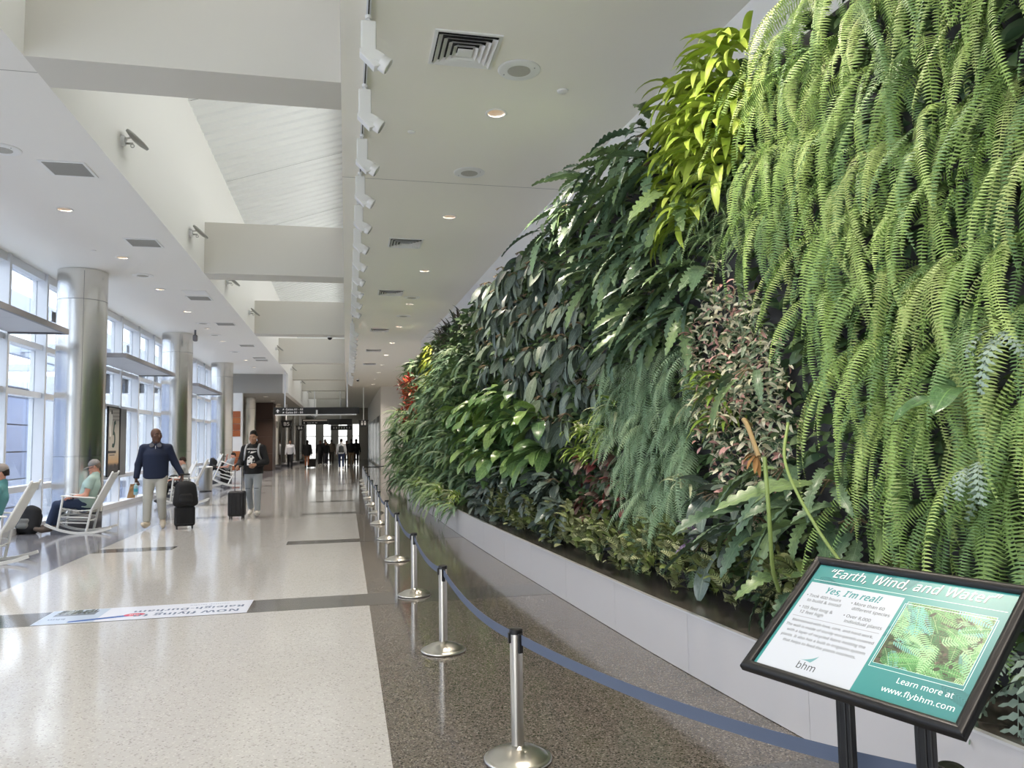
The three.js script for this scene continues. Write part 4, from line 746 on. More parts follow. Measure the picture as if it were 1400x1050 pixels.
// single plants that stand out from the ferns
seed(606);
plant('paddle', 'broad_leaf_plant', 'two broad dark leaves with yellowed edges among the sword ferns', null, -2.72, 1.72, { n: 3, out: 0.36, scale: 0.5, tone: 1 });
plant('blue', 'blue_fern', 'silvery blue fern halfway up among the sword ferns', null, -2.5, 1.95, { n: 5, out: 0.42, scale: 0.55 });
plant('blue', 'blue_fern', 'silvery blue fern low among the sword ferns above the poster', null, -2.62, 1.42, { n: 6, out: 0.42, scale: 0.55 });
plant('tooth', 'toothed_leaf_plant', 'long toothed leaf reaching out over the pink tradescantia', null, -4.3, 1.95, { n: 4, out: 0.3, scale: 0.9 });
plant('spider', 'spider_plant', 'small cream spider plant beside the lace fern', null, -5.35, 1.2, { n: 10, out: 0.22, scale: 0.8, tone: 2 });
plant('bromeliad', 'purple_plant', 'tuft of dusky purple leaves above the planter edge', null, -5.2, 0.78, { n: 14, out: 0.2, scale: 0.7 }).children.forEach((c) => { c.material = c.name === 'leaf' ? K.purple || (K.purple = lm('#8a7796', 0.55)) : c.material; });
{
  const t = thing('aroid_stalk', 'arching green leaf stalk with a dried orange flower before the ferns', 'plant', [planterX(-3.45), 0, -3.45], -PI / 2);
  obj('stalk', tube([[-0.28, 0.72, 0.02], [-0.1, 0.88, 0.16], [0.02, 1.15, 0.24], [0.0, 1.45, 0.24]], 0.011, 8, 30), mat('#8fa45c', 0.5), t);
  obj('stalk', tube([[0.45, 0.8, 0.0], [0.3, 1.1, 0.15], [0.12, 1.42, 0.2], [0.0, 1.62, 0.1]], 0.008, 8, 24), mat('#93a860', 0.5), t);
  obj('dry_sheath', tube([[-0.62, 1.62, -0.05], [-0.4, 1.65, 0.12], [-0.18, 1.6, 0.22], [-0.02, 1.45, 0.26]], 0.013, 8, 24), mat('#a58d63', 0.8), t);
  for (let k = 0; k < 5; k++) obj('dry_bract', blade({ L: 0.08 + 0.01 * k, W: 0.013, a0: 0.2 - 0.4 * k, a1: -1.2, n: 6, fold: 0.5 }).rotateY(-1 + 0.6 * k).translate(-0.04, 1.46, 0.26), lm('#9a7242', 0.75), t);
}
console.log('plants', plantCount, 'leaves', leafCount);
// ---------------------------------------------------------------- people: one continuous skin meshed from a distance field, clothes as parts over it
function surfaceNet(prims, cell, k = 0.02) {
  const lo = [1e9, 1e9, 1e9], hi = [-1e9, -1e9, -1e9];
  for (const p of prims) if (!p.cut) for (const [c, r] of [[p.a, p.ra], [p.b || p.a, p.rb ?? p.ra]]) for (let i = 0; i < 3; i++) { const q = Array.isArray(r) ? Math.max(...r) : r; lo[i] = Math.min(lo[i], c[i] - q); hi[i] = Math.max(hi[i], c[i] + q); }
  const n = [0, 1, 2].map((i) => Math.ceil((hi[i] - lo[i]) / cell) + 5), o = lo.map((v) => v - 2 * cell);
  const F = new Float32Array(n[0] * n[1] * n[2]).fill(1);
  const at = (i, j, l) => (l * n[1] + j) * n[0] + i;
  for (const p of prims) {                             // each primitive only touches the cells near it
    const b = p.b || p.a, rb = p.rb ?? p.ra, R = (Array.isArray(p.ra) ? Math.max(...p.ra) : Math.max(p.ra, rb)) + 0.05;
    const i0 = [0, 1, 2].map((q) => Math.max(0, Math.floor((Math.min(p.a[q], b[q]) - R - o[q]) / cell))), i1 = [0, 1, 2].map((q) => Math.min(n[q] - 1, Math.ceil((Math.max(p.a[q], b[q]) + R - o[q]) / cell)));
    const d = [b[0] - p.a[0], b[1] - p.a[1], b[2] - p.a[2]], dd = d[0] * d[0] + d[1] * d[1] + d[2] * d[2] || 1e-9, kk = p.k ?? k;
    for (let l = i0[2]; l <= i1[2]; l++) for (let j = i0[1]; j <= i1[1]; j++) for (let i = i0[0]; i <= i1[0]; i++) {
      const x = o[0] + i * cell - p.a[0], y = o[1] + j * cell - p.a[1], z = o[2] + l * cell - p.a[2]; let v;
      if (Array.isArray(p.ra)) { const q = Math.hypot(x / p.ra[0], y / p.ra[1], z / p.ra[2]); v = (q - 1) * Math.min(...p.ra); }
      else {
        const t = clamp((x * d[0] + y * d[1] + z * d[2]) / dd), sx = p.sq ? p.sq[0] : 1, sz = p.sq ? p.sq[1] : 1;
        v = Math.hypot((x - d[0] * t) / sx, y - d[1] * t, (z - d[2] * t) / sz) - lerp(p.ra, rb, t);
        if (p.flat) { const s = (x * d[0] + y * d[1] + z * d[2]) / Math.sqrt(dd); v = p.flat === 3 ? Math.max(v, -s) : Math.max(v, s - Math.sqrt(dd)); }
      }
      const e = at(i, j, l);
      if (p.cut) { F[e] = Math.max(F[e], -v); continue; }
      const h = clamp(0.5 + 0.5 * (F[e] - v) / kk); F[e] = F[e] * (1 - h) + v * h - kk * h * (1 - h);
    }
  }
  const id = new Int32Array(F.length).fill(-1), pos = [], idx = [];
  for (let l = 0; l < n[2] - 1; l++) for (let j = 0; j < n[1] - 1; j++) for (let i = 0; i < n[0] - 1; i++) {
    let cx = 0, cy = 0, cz = 0, c = 0;
    for (let e = 0; e < 12; e++) {
      const ax = e >> 2, u = e & 1, v = (e >> 1) & 1, A = ax === 0 ? [0, u, v] : ax === 1 ? [u, 0, v] : [u, v, 0], B = [...A]; B[ax] = 1;
      const fa = F[at(i + A[0], j + A[1], l + A[2])], fb = F[at(i + B[0], j + B[1], l + B[2])];
      if ((fa < 0) === (fb < 0)) continue; const t = fa / (fa - fb); cx += A[0] + (B[0] - A[0]) * t; cy += A[1] + (B[1] - A[1]) * t; cz += A[2] + (B[2] - A[2]) * t; c++;
    }
    if (c) { id[at(i, j, l)] = pos.length / 3; pos.push(o[0] + (i + cx / c) * cell, o[1] + (j + cy / c) * cell, o[2] + (l + cz / c) * cell); }
  }
  const quad = (a, b, c, d, f) => { if (a < 0 || b < 0 || c < 0 || d < 0) return; f ? idx.push(a, b, c, a, c, d) : idx.push(a, c, b, a, d, c); };
  for (let l = 1; l < n[2] - 1; l++) for (let j = 1; j < n[1] - 1; j++) for (let i = 1; i < n[0] - 1; i++) {
    const f = F[at(i, j, l)] < 0;
    if (f !== F[at(i + 1, j, l)] < 0) quad(id[at(i, j - 1, l - 1)], id[at(i, j, l - 1)], id[at(i, j, l)], id[at(i, j - 1, l)], f);
    if (f !== F[at(i, j + 1, l)] < 0) quad(id[at(i - 1, j, l - 1)], id[at(i - 1, j, l)], id[at(i, j, l)], id[at(i, j, l - 1)], f);
    if (f !== F[at(i, j, l + 1)] < 0) quad(id[at(i - 1, j - 1, l)], id[at(i, j - 1, l)], id[at(i, j, l)], id[at(i - 1, j, l)], f);
  }
  const g = new THREE.BufferGeometry(); g.setAttribute('position', new THREE.Float32BufferAttribute(pos, 3)); g.setIndex(idx); g.computeVertexNormals(); return g;
}
const add3 = (a, b, s = 1) => [a[0] + b[0] * s, a[1] + b[1] * s, a[2] + b[2] * s];
const unit = (a) => { const l = Math.hypot(...a); return a.map((v) => v / l); };
const cross3 = (a, b) => [a[1] * b[2] - a[2] * b[1], a[2] * b[0] - a[0] * b[2], a[0] * b[1] - a[1] * b[0]];
// a hand at wrist w pointing along d, palm facing p; curl 0 (open) to 1 (closed); thumb side from the body side s
function handPrims(w, d, p, curl, s, sc) {
  d = unit(d); const side = unit(cross3(d, p)); p = unit(cross3(side, d)); const out = [], q = (a, b, c) => add3(add3(add3(w, d, a * sc), side, b * sc), p, c * sc);
  for (const x of [-0.026, -0.009, 0.009, 0.026]) out.push({ a: q(0.012, x * 0.75, 0), b: q(0.085, x, 0), ra: 0.0135 * sc, rb: 0.0125 * sc, k: 0.012 });
  [[-0.029, 0.062, 0.0075], [-0.0105, 0.072, 0.0085], [0.0095, 0.076, 0.0088], [0.029, 0.066, 0.0085]].forEach(([x, L, r], f) => {
    let P = [0.088, x], ang = 0.1, c = curl * (0.9 + 0.08 * f), a0 = q(P[0], x, 0), z = 0, u = P[0];
    [0.45, 0.32, 0.23].forEach((fr, m) => { ang += c * [0.95, 1.25, 0.8][m]; u += Math.cos(ang) * L * fr; z += Math.sin(ang) * L * fr; const b = q(u, x * (1 + 0.06 * m), z); out.push({ a: a0, b, ra: (r - m * 0.0006) * sc, rb: (r - 0.0006 - m * 0.0008) * sc, k: 0.0035 }); a0 = b; });
  });
  const t = s; let a = q(0.025, 0.026 * t, 0.004), b = q(0.052, 0.05 * t, 0.016 + 0.012 * curl), c = q(0.08, 0.056 * t - 0.018 * t * curl, 0.026 + 0.026 * curl), e = q(0.1, 0.054 * t - 0.04 * t * curl, 0.03 + 0.034 * curl);
  out.push({ a, b, ra: 0.0145 * sc, rb: 0.0105 * sc, k: 0.012 }, { a: b, b: c, ra: 0.0102 * sc, rb: 0.0092 * sc, k: 0.004 }, { a: c, b: e, ra: 0.009 * sc, rb: 0.0075 * sc, k: 0.004 });
  return out;
}
function headGeo(q, sc) {                               // face along +Z, chin to crown about 0.235 sc, centre at the origin between the ears
  const P = [
    { a: [0, 0.03, -0.012], ra: [0.077, 0.092, 0.096] }, { a: [0, -0.045, 0.02], ra: [0.06, 0.07, 0.07], k: 0.03 }, { a: [0, -0.1, 0.058], ra: 0.022, k: 0.03 },
    { a: [-0.048, -0.07, 0.015], b: [0, -0.098, 0.06], ra: 0.024, rb: 0.019, k: 0.03 }, { a: [0.048, -0.07, 0.015], b: [0, -0.098, 0.06], ra: 0.024, rb: 0.019, k: 0.03 },
    { a: [-0.05, -0.02, 0.056], ra: 0.024, k: 0.03 }, { a: [0.05, -0.02, 0.056], ra: 0.024, k: 0.03 },
    { a: [0, -0.028, 0.03], b: [0, -0.12, -0.012], ra: 0.052, rb: 0.05, k: 0.03 },
    { a: [-0.034, 0.003, 0.092], ra: [0.02, 0.012, 0.014], cut: 1 }, { a: [0.034, 0.003, 0.092], ra: [0.02, 0.012, 0.014], cut: 1 },
    { a: [-0.052, 0.024, 0.072], b: [-0.016, 0.026, 0.084], ra: 0.009, k: 0.014 }, { a: [0.052, 0.024, 0.072], b: [0.016, 0.026, 0.084], ra: 0.009, k: 0.014 },
    { a: [0, 0.012, 0.083], b: [0, -0.034, 0.108], ra: 0.008, rb: 0.0125, k: 0.012 }, { a: [-0.014, -0.038, 0.092], b: [0.014, -0.038, 0.092], ra: 0.0095, k: 0.01 },
    { a: [-0.02, -0.066, 0.08], b: [0.02, -0.066, 0.08], ra: 0.0095, k: 0.008 }, { a: [-0.017, -0.078, 0.079], b: [0.017, -0.078, 0.079], ra: 0.0095, k: 0.006 },
    { a: [-0.034, 0.003, 0.074], ra: 0.0145, k: 0.004 }, { a: [0.034, 0.003, 0.074], ra: 0.0145, k: 0.004 },
    { a: [-0.08, 0.012, -0.012], b: [-0.077, -0.032, -0.004], ra: 0.016, rb: 0.01, sq: [0.5, 1], k: 0.006 }, { a: [0.08, 0.012, -0.012], b: [0.077, -0.032, -0.004], ra: 0.016, rb: 0.01, sq: [0.5, 1], k: 0.006 },
  ];
  return surfaceNet(P, q, 0.012).scale(sc, sc, sc);
}
const HEAD = headGeo(0.0048, 1);
const hairGeos = {
  short: (() => surfaceNet([{ a: [0, 0.045, -0.018], ra: [0.083, 0.088, 0.097] }, { a: [0, -0.02, -0.07], ra: [0.06, 0.07, 0.04], k: 0.03 }, { a: [0, -0.02, 0.1], ra: [0.2, 0.075, 0.1], cut: 1 }, { a: [0, -0.1, 0], ra: [0.3, 0.06, 0.3], cut: 1 }, { a: [0, -0.03, 0.05], ra: [0.3, 0.06, 0.07], cut: 1 }], 0.007)),
  flatTop: (() => surfaceNet([{ a: [0, 0.044, -0.016], ra: [0.0795, 0.088, 0.096] }, { a: [0, 0.11, 0.035], b: [0, 0.115, -0.03], ra: 0.042, rb: 0.045, sq: [1.25, 1], k: 0.03 }, { a: [0, 0.0, 0.105], ra: [0.2, 0.088, 0.085], cut: 1 }, { a: [0, -0.085, 0], ra: [0.3, 0.105, 0.3], cut: 1 }], 0.007)),
  long: (() => surfaceNet([{ a: [0, 0.045, -0.016], ra: [0.086, 0.09, 0.1] }, { a: [0, 0.0, -0.075], b: [0, -0.22, -0.075], ra: 0.075, rb: 0.05, sq: [1.1, 0.6] }, { a: [0, -0.05, 0.11], ra: [0.07, 0.11, 0.11], cut: 1 }], 0.009)),
};
const capGeo = {
  crown: () => surfaceNet([{ a: [0, 0.06, -0.012], ra: [0.09, 0.088, 0.104] }, { a: [0, -0.08, 0], ra: [0.3, 0.115, 0.3], cut: 1 }], 0.006),
  peak: () => { const s = new THREE.Shape(); s.absarc(0, 0, 0.085, PI, 2 * PI, false); const g = new THREE.SphereGeometry(1, 24, 8, 0, 2 * PI, 0, PI).scale(0.08, 0.009, 0.1); const p = g.attributes.position; for (let i = 0; i < p.count; i++) { if (p.getZ(i) < -0.02) p.setZ(i, -0.02); p.setY(i, p.getY(i) - p.getX(i) ** 2 * 2.2); } g.computeVertexNormals(); return g.rotateX(0.18).translate(0, 0.038, 0.11); },
};
const tf = (g, pos, [rx, ry, rz], s) => g.clone().applyMatrix4(new THREE.Matrix4().compose(V(...pos), new THREE.Quaternion().setFromEuler(new THREE.Euler(rx, ry, rz, 'YXZ')), V(s, s, s)));
// o: h height, pelvis, torso direction, legs [hip->knee dir, knee->ankle dir, foot dir] for L and R, arms [upper, fore, hand dir, palm, curl], head angles
function person(label, [x, y, z], turn, o) {
  const h = o.h, t = thing('person', label, 'person', [x, y, z], turn), w = o.w || 1, hs = h / 1.8 * (o.headScale || 1), c = o.cell || 0.013;
  const pel = o.pelvis || [0, 0.525 * h, 0], up = unit(o.torso || [0, 1, 0]);
  const lat = unit(o.lat || [1, 0, 0]), chest = add3(pel, up, 0.2 * h), neck = add3(pel, up, 0.305 * h), headC = o.headAt || add3(add3(neck, up, 0.038 * h), [0, 0.05 * h, 0.02 * h]);
  const J = { L: {}, R: {} };
  for (const [sd, s] of [['L', 1], ['R', -1]]) {
    const j = J[sd], A = o.arms[sd], G = o.legs[sd];
    j.sh = add3(add3(pel, up, 0.262 * h), lat, s * 0.104 * h * w); j.el = add3(j.sh, unit(A[0]), 0.168 * h); j.wr = add3(j.el, unit(A[1]), 0.15 * h);
    j.hip = add3(pel, lat, s * 0.052 * h); j.kn = add3(j.hip, unit(G[0]), 0.24 * h); j.an = add3(j.kn, unit(G[1]), 0.242 * h); j.toe = add3(j.an, unit(G[2]), 0.105 * h); j.heel = add3(add3(j.an, unit(G[2]), -0.03 * h), unit(G[1]), 0.022 * h);
  }
  const B = [
    { a: add3(pel, up, -0.01 * h), b: chest, ra: 0.072 * h * w, rb: 0.078 * h * w, sq: [1.3, 1] }, { a: chest, b: add3(pel, up, 0.255 * h), ra: 0.076 * h * w, rb: 0.05 * h * w, sq: [1.35, 1] },
    { a: add3(pel, up, 0.27 * h), b: add3(headC, up, -0.06 * h), ra: 0.036 * h, rb: 0.031 * h },
  ];
  const fine = [], shirt = [], trousers = [], shoe = { L: [], R: [] };
  const inf = o.loose ?? 0.011;
  shirt.push({ ...B[0], a: add3(pel, up, (o.hem ?? -0.02) * h - 0.012 * h), ra: B[0].ra + inf + 0.006, rb: B[0].rb + inf, flat: 3 }, { ...B[1], ra: B[1].ra + inf, rb: B[1].rb + inf });
  shirt.push({ a: add3(pel, up, 0.25 * h), b: add3(neck, up, 0.012 * h), ra: 0.055 * h, rb: 0.043 * h, k: 0.04 });
  trousers.push({ a: add3(pel, up, 0.035 * h), b: add3(pel, up, -0.03 * h), ra: 0.072 * h * w + 0.006, rb: 0.07 * h * w + 0.006, sq: [1.3, 1] });
  for (const sd of ['L', 'R']) {
    const j = J[sd], A = o.arms[sd];
    B.push({ a: j.sh, b: j.el, ra: 0.031 * h * w, rb: 0.023 * h }, { a: j.el, b: j.wr, ra: 0.024 * h, rb: 0.0155 * h }, { a: j.hip, b: j.kn, ra: 0.05 * h * w, rb: 0.032 * h }, { a: j.kn, b: j.an, ra: 0.033 * h, rb: 0.02 * h });
    B.push({ a: j.heel, b: j.toe, ra: 0.02 * h, rb: 0.014 * h }, { a: add3(pel, up, 0.272 * h), b: j.sh, ra: 0.036 * h, rb: 0.029 * h * w });
    fine.push(surfaceNet([{ a: add3(j.wr, unit(A[1]), -0.03), b: j.wr, ra: 0.0165 * h, rb: 0.0155 * h }, ...handPrims(j.wr, A[2], A[3], A[4], sd === 'L' ? (A[5] ?? 1) : (A[5] ?? -1), h / 1.78)], o.far ? 0.006 : 0.0042, 0.01));
    const ls = o.sleeve ?? 1; // 1 long, 0.4 short
    shirt.push({ a: add3(pel, up, 0.274 * h), b: j.sh, ra: 0.037 * h + inf * 0.6, rb: 0.03 * h * w + inf, k: 0.035 });
    if (ls > 0.5) shirt.push({ a: j.sh, b: j.el, ra: 0.032 * h * w + inf, rb: 0.026 * h + inf }, { a: j.el, b: add3(j.el, unit(A[1]), 0.145 * h), ra: 0.026 * h + inf, rb: 0.019 * h + inf, flat: 1 });
    else shirt.push({ a: j.sh, b: add3(j.sh, unit(A[0]), 0.1 * h), ra: 0.033 * h * w + inf, rb: 0.031 * h + inf * 1.4, flat: 1 });
    const lg = o.legCut ?? 1, ti = o.trouserLoose ?? 0.012, legEnd = add3(j.kn, unit(o.legs[sd][1]), 0.242 * h * (lg < 0.9 ? lg : 0.97));
    trousers.push({ a: j.hip, b: j.kn, ra: 0.051 * h * w + ti, rb: 0.034 * h + ti }, { a: j.kn, b: legEnd, ra: 0.034 * h + ti, rb: 0.026 * h + ti, flat: 1 });
    shoe[sd].push({ a: j.heel, b: add3(j.heel, unit(o.legs[sd][2]), 0.07 * h), ra: 0.027 * h, rb: 0.027 * h }, { a: add3(j.heel, unit(o.legs[sd][2]), 0.07 * h), b: j.toe, ra: 0.027 * h, rb: 0.021 * h }, { a: j.an, b: j.heel, ra: 0.025 * h, rb: 0.024 * h });
  }
  obj('body', [surfaceNet(B, c, 0.03), ...fine, tf(HEAD, headC, o.head || [0, 0, 0], hs)], o.skin, t);
  obj('shirt', surfaceNet(shirt, c, 0.025), o.shirt, t);
  obj('trousers', surfaceNet(trousers, c, 0.02), o.pants, t);
  for (const sd of ['L', 'R']) obj('shoe', surfaceNet(shoe[sd], c * 0.8, 0.02), o.shoes, t);
  const inHead = (g) => tf(g, headC, o.head || [0, 0, 0], hs);
  if (o.hair) obj('hair', inHead(hairGeos[o.hair]()), o.hairMat, t);
  if (o.cap) { const cp = obj('cap', inHead(capGeo.crown()), o.cap, t); const pk = capGeo.peak(); obj('peak', inHead(o.capBack ? pk.rotateY(PI) : pk), o.cap, cp); obj('button', inHead(ball(0.009, 0, 0.147, -0.012)), o.cap, cp); }
  if (!o.far) {
    const eyeM = mat('#c9c2b8', 0.3), iris = mat('#2a1d15', 0.2), lip = mat(o.lip || '#8a5145', 0.5), brow = mat(o.browCol || '#241a14', 0.8);
    for (const s of [-1, 1]) { const e = obj('eye', inHead(ball(0.0095, s * 0.034, 0.003, 0.0805)), eyeM, t); obj('iris', inHead(ball(0.0062, s * 0.034, 0.002, 0.0868, 1, 1, 0.6)), iris, e); obj('eyebrow', inHead(tube([[s * 0.014, 0.025, 0.094], [s * 0.034, 0.031, 0.092], [s * 0.056, 0.024, 0.078]], 0.0042, 6)), brow, t); }
    obj('mouth', inHead(tube([[-0.023, -0.073, 0.081], [0, -0.0705, 0.0905], [0.023, -0.073, 0.081]], 0.0042, 6)), lip, t);
  }
  t.userData.J = undefined; delete t.userData.J;
  return { t, J, pel, neck, headC, up, chest, inHead };
}
const cloth = (c, r = 0.85) => phys({ color: c, roughness: r, sheen: 0.3, sheenRoughness: 0.6 });
const skin = (c) => mat(c, 0.55);
function walkLegs(fL, fR, kL = 0.1, kR = 0.1) { const d = (a) => [0, -Math.cos(a), Math.sin(a)]; return { L: [d(fL), d(fL - kL), [0.06, -Math.max(0, kL - fL) * 0.9 - 0.12, 1]], R: [d(fR), d(fR - kR), [-0.06, -Math.max(0, kR - fR) * 0.9 - 0.12, 1]] }; }
function ground(p) { let m = 1e9; p.t.children.forEach((c) => { if (c.name === 'shoe') { c.geometry.computeBoundingBox(); m = Math.min(m, c.geometry.boundingBox.min.y); } }); p.t.position.y -= m - 0.002; }

// ---- the man in the navy pullover, walking towards us
const manLegs = walkLegs(0.16, -0.02, 0.62, 0.06); manLegs.L = [[0.04, -Math.cos(0.2), Math.sin(0.2)], [0.02, -Math.cos(-0.42), Math.sin(-0.42)], [0.12, -0.75, 0.75]]; manLegs.R = [[-0.06, -1, 0.12], [-0.02, -1, 0.02], [-0.22, -0.1, 1]];
const man = person('bald man in navy quarter-zip pullover and pale trousers, walking beside stacked black bags', [-3.56, 0, -15.6], 0.12, {
  h: 1.88, w: 1.08, skin: skin('#5a3d2e'), shirt: cloth('#18233c'), pants: cloth('#b9b8b0'), shoes: mat('#d2c6b4', 0.7), headScale: 1.07, legs: manLegs, hem: -0.035, loose: 0.017, trouserLoose: 0.02, lip: '#4a2e28',
  arms: { R: [[-0.3, -1, -0.04], [-0.1, -1, 0.22], [-0.05, -1, 0.2], [0.9, 0, 0.2], 0.75], L: [[0.42, -1, -0.12], [0.42, -0.75, 0.1], [0.1, -1, 0.15], [-0.9, 0, 0.3], 0.8] },
  head: [-0.02, 0.62, 0] });
ground(man);
obj('beard', man.inHead(surfaceNet([{ a: [-0.045, -0.07, 0.025], b: [0, -0.1, 0.062], ra: 0.024, rb: 0.022 }, { a: [0.045, -0.07, 0.025], b: [0, -0.1, 0.062], ra: 0.024, rb: 0.022 }], 0.006)), mat('#33251f', 0.85), man.t);
{
  const n = man.neck; const hp = obj('headphones', new THREE.TorusGeometry(0.095, 0.016, 10, 32, PI * 1.35).rotateX(PI / 2 + 0.25).rotateY(PI * 0.83).translate(n[0], n[1] + 0.02, n[2] + 0.015), mat('#3b3c45', 0.4), man.t);
  for (const s of [-1, 1]) obj('ear_cup', cyl(0.042, 0.042, 0.035, 0, 0, 0, 20).rotateX(1.3).translate(n[0] + s * 0.065, n[1] - 0.03, n[2] + 0.1), mat('#4a4b55', 0.4), hp);
  obj('zip', rod([n[0], n[1] - 0.035, n[2] + 0.115], [n[0] + 0.012, n[1] - 0.19, n[2] + 0.172], 0.005), mat('#b9bcc2', 0.3, 0.8), man.t);
}
// what he carries, at his right hand
{
  const inWorld = (p) => { man.t.updateMatrixWorld(true); const v = V(...p).applyMatrix4(man.t.matrixWorld); return [v.x, v.y, v.z]; };
  const hR = inWorld(add3(man.J.R.wr, [-0.02, -0.1, 0.04]));
  const b = thing('water_bottle', 'pale blue water bottle held low by the man in navy', 'bottle', [hR[0] + 0.035, hR[1] - 0.19, hR[2] + 0.05]);
  obj('bottle_body', lathe([[0, 0], [0.034, 0], [0.037, 0.01], [0.037, 0.15], [0.03, 0.175], [0.014, 0.195], [0.014, 0.205], [0, 0.205]], 24), mat('#9fc6d0', 0.25), b); obj('bottle_cap', cyl(0.017, 0.017, 0.022, 0, 0.205, 0, 16), mat('#e9eef0', 0.4), b); obj('bottle_label', cyl(0.0375, 0.0375, 0.06, 0, 0.055, 0, 24), mat('#3f9fb3', 0.4), b);
  const pb = thing('paper_bag', 'folded brown paper bag held beside the blue bottle', 'bag', [hR[0] - 0.03, hR[1] - 0.17, hR[2] - 0.01], 0.4);
  const g = new THREE.BoxGeometry(0.13, 0.24, 0.07, 4, 6, 3), p = g.attributes.position; for (let i = 0; i < p.count; i++) { const yy = p.getY(i) / 0.24 + 0.5; p.setZ(i, p.getZ(i) * (1 - 0.75 * yy) + 0.006 * Math.sin(17 * p.getX(i) * 9 + yy * 9)); p.setX(i, p.getX(i) * (1 - 0.3 * yy) - 0.03 * (1 - yy)); } g.computeVertexNormals();
  obj('bag_body', g.translate(0, 0.04, 0), mat('#a98762', 0.9), pb); obj('folded_top', rbox(0.095, 0.03, 0.03, 0, 0.165, 0, 0.005, 1), mat('#9b7a57', 0.9), pb);
}
// ---- luggage
function suitcase(label, [x, y, z], turn, w, h, d, m, handleTop, lean = 0) {
  const t = thing('suitcase', label, 'suitcase', [x, y, z], turn);
  obj('shell', rbox(w, h - 0.07, d, 0, 0.055 + (h - 0.07) / 2, 0, 0.045, 4), m, t);
  for (let k = -1; k <= 1; k++) obj('rib', rbox(0.022, h - 0.16, 0.012, k * w * 0.26, 0.055 + (h - 0.07) / 2, d / 2 + 0.002, 0.005, 1), m, t);
  obj('front_pocket', rbox(w * 0.86, 0.012, 0.014, 0, 0.1, d / 2 + 0.002, 0.004, 1), M.black, t);
  for (const sx of [-1, 1]) for (const sz of [-1, 1]) { const c = obj('caster', [cyl(0.024, 0.024, 0.02, 0, 0, 0, 16).translate(0, -0.01, 0).rotateZ(PI / 2).translate(sx * (w / 2 - 0.045), 0.0245, sz * (d / 2 - 0.045))], mat('#1c1c1e', 0.5), t); obj('caster_fork', rbox(0.03, 0.035, 0.03, sx * (w / 2 - 0.045), 0.05, sz * (d / 2 - 0.045), 0.006, 1), M.black, c); }
  if (handleTop) { const hd = obj('pull_handle', [rod([-0.07, h - 0.02, -d / 2 + 0.03], [-0.07, handleTop, -d / 2 + 0.03], 0.0085), rod([0.07, h - 0.02, -d / 2 + 0.03], [0.07, handleTop, -d / 2 + 0.03], 0.0085)], mat('#4b4c50', 0.35, 0.7), t); obj('handle_grip', rbox(0.18, 0.03, 0.03, 0, handleTop, -d / 2 + 0.03, 0.012, 2), M.black, hd); }
  return t;
}
function backpack(name, label, [x, y, z], turn, w, h, d, m, o = {}) {
  const t = thing(name, label, 'backpack', [x, y, z], turn), tilt = (g) => g.rotateX(o.lean || 0);
  obj('bag_body', tilt(surfaceNet([{ a: [-w * 0.25, h * 0.22, 0], b: [-w * 0.22, h * 0.76, -0.01], ra: d * 0.5, rb: d * 0.42 }, { a: [w * 0.25, h * 0.22, 0], b: [w * 0.22, h * 0.76, -0.01], ra: d * 0.5, rb: d * 0.42 }, { a: [0, h * 0.25, 0], b: [0, h * 0.8, 0], ra: d * 0.5, rb: d * 0.44 }], 0.013, 0.03)), m, t);
  obj('front_pocket', tilt(surfaceNet([{ a: [-w * 0.2, h * 0.25, d * 0.4], b: [w * 0.2, h * 0.25, d * 0.4], ra: d * 0.22 }, { a: [-w * 0.18, h * 0.42, d * 0.38], b: [w * 0.18, h * 0.42, d * 0.38], ra: d * 0.2 }], 0.012, 0.03)), o.pocket || m, t);
  for (const s of [-1, 1]) { obj('side_pocket', tilt(surfaceNet([{ a: [s * w * 0.42, h * 0.15, 0], b: [s * w * 0.4, h * 0.36, 0], ra: d * 0.28, rb: d * 0.22 }], 0.012)), m, t); obj('shoulder_strap', tilt(tube([[s * w * 0.2, h * 0.82, -d * 0.42], [s * w * 0.28, h * 0.7, -d * 0.62], [s * w * 0.3, h * 0.35, -d * 0.6], [s * w * 0.3, h * 0.1, -d * 0.35]], 0.017, 6, 20)), m, t); }
  obj('top_loop', tilt(new THREE.TorusGeometry(0.045, 0.009, 8, 16, PI).translate(0, h * 0.88, -d * 0.2)), m, t);
  obj('zip', tilt(tube([[-w * 0.36, h * 0.4, d * 0.36], [-w * 0.26, h * 0.8, d * 0.3], [0, h * 0.93, d * 0.26], [w * 0.26, h * 0.8, d * 0.3], [w * 0.36, h * 0.4, d * 0.36]], 0.006, 6, 24)), mat('#34353a', 0.4), t);
  return t;
}
const blackNylon = cloth('#131417', 0.8);
suitcase('black soft suitcase under a black backpack beside the man in navy', [-2.99, 0, -15.4], 0.25, 0.36, 0.44, 0.24, blackNylon, 1.02);
backpack('backpack', 'bulky black backpack riding on top of the black suitcase', [-2.97, 0.425, -15.36], 0.25, 0.36, 0.46, 0.26, blackNylon);
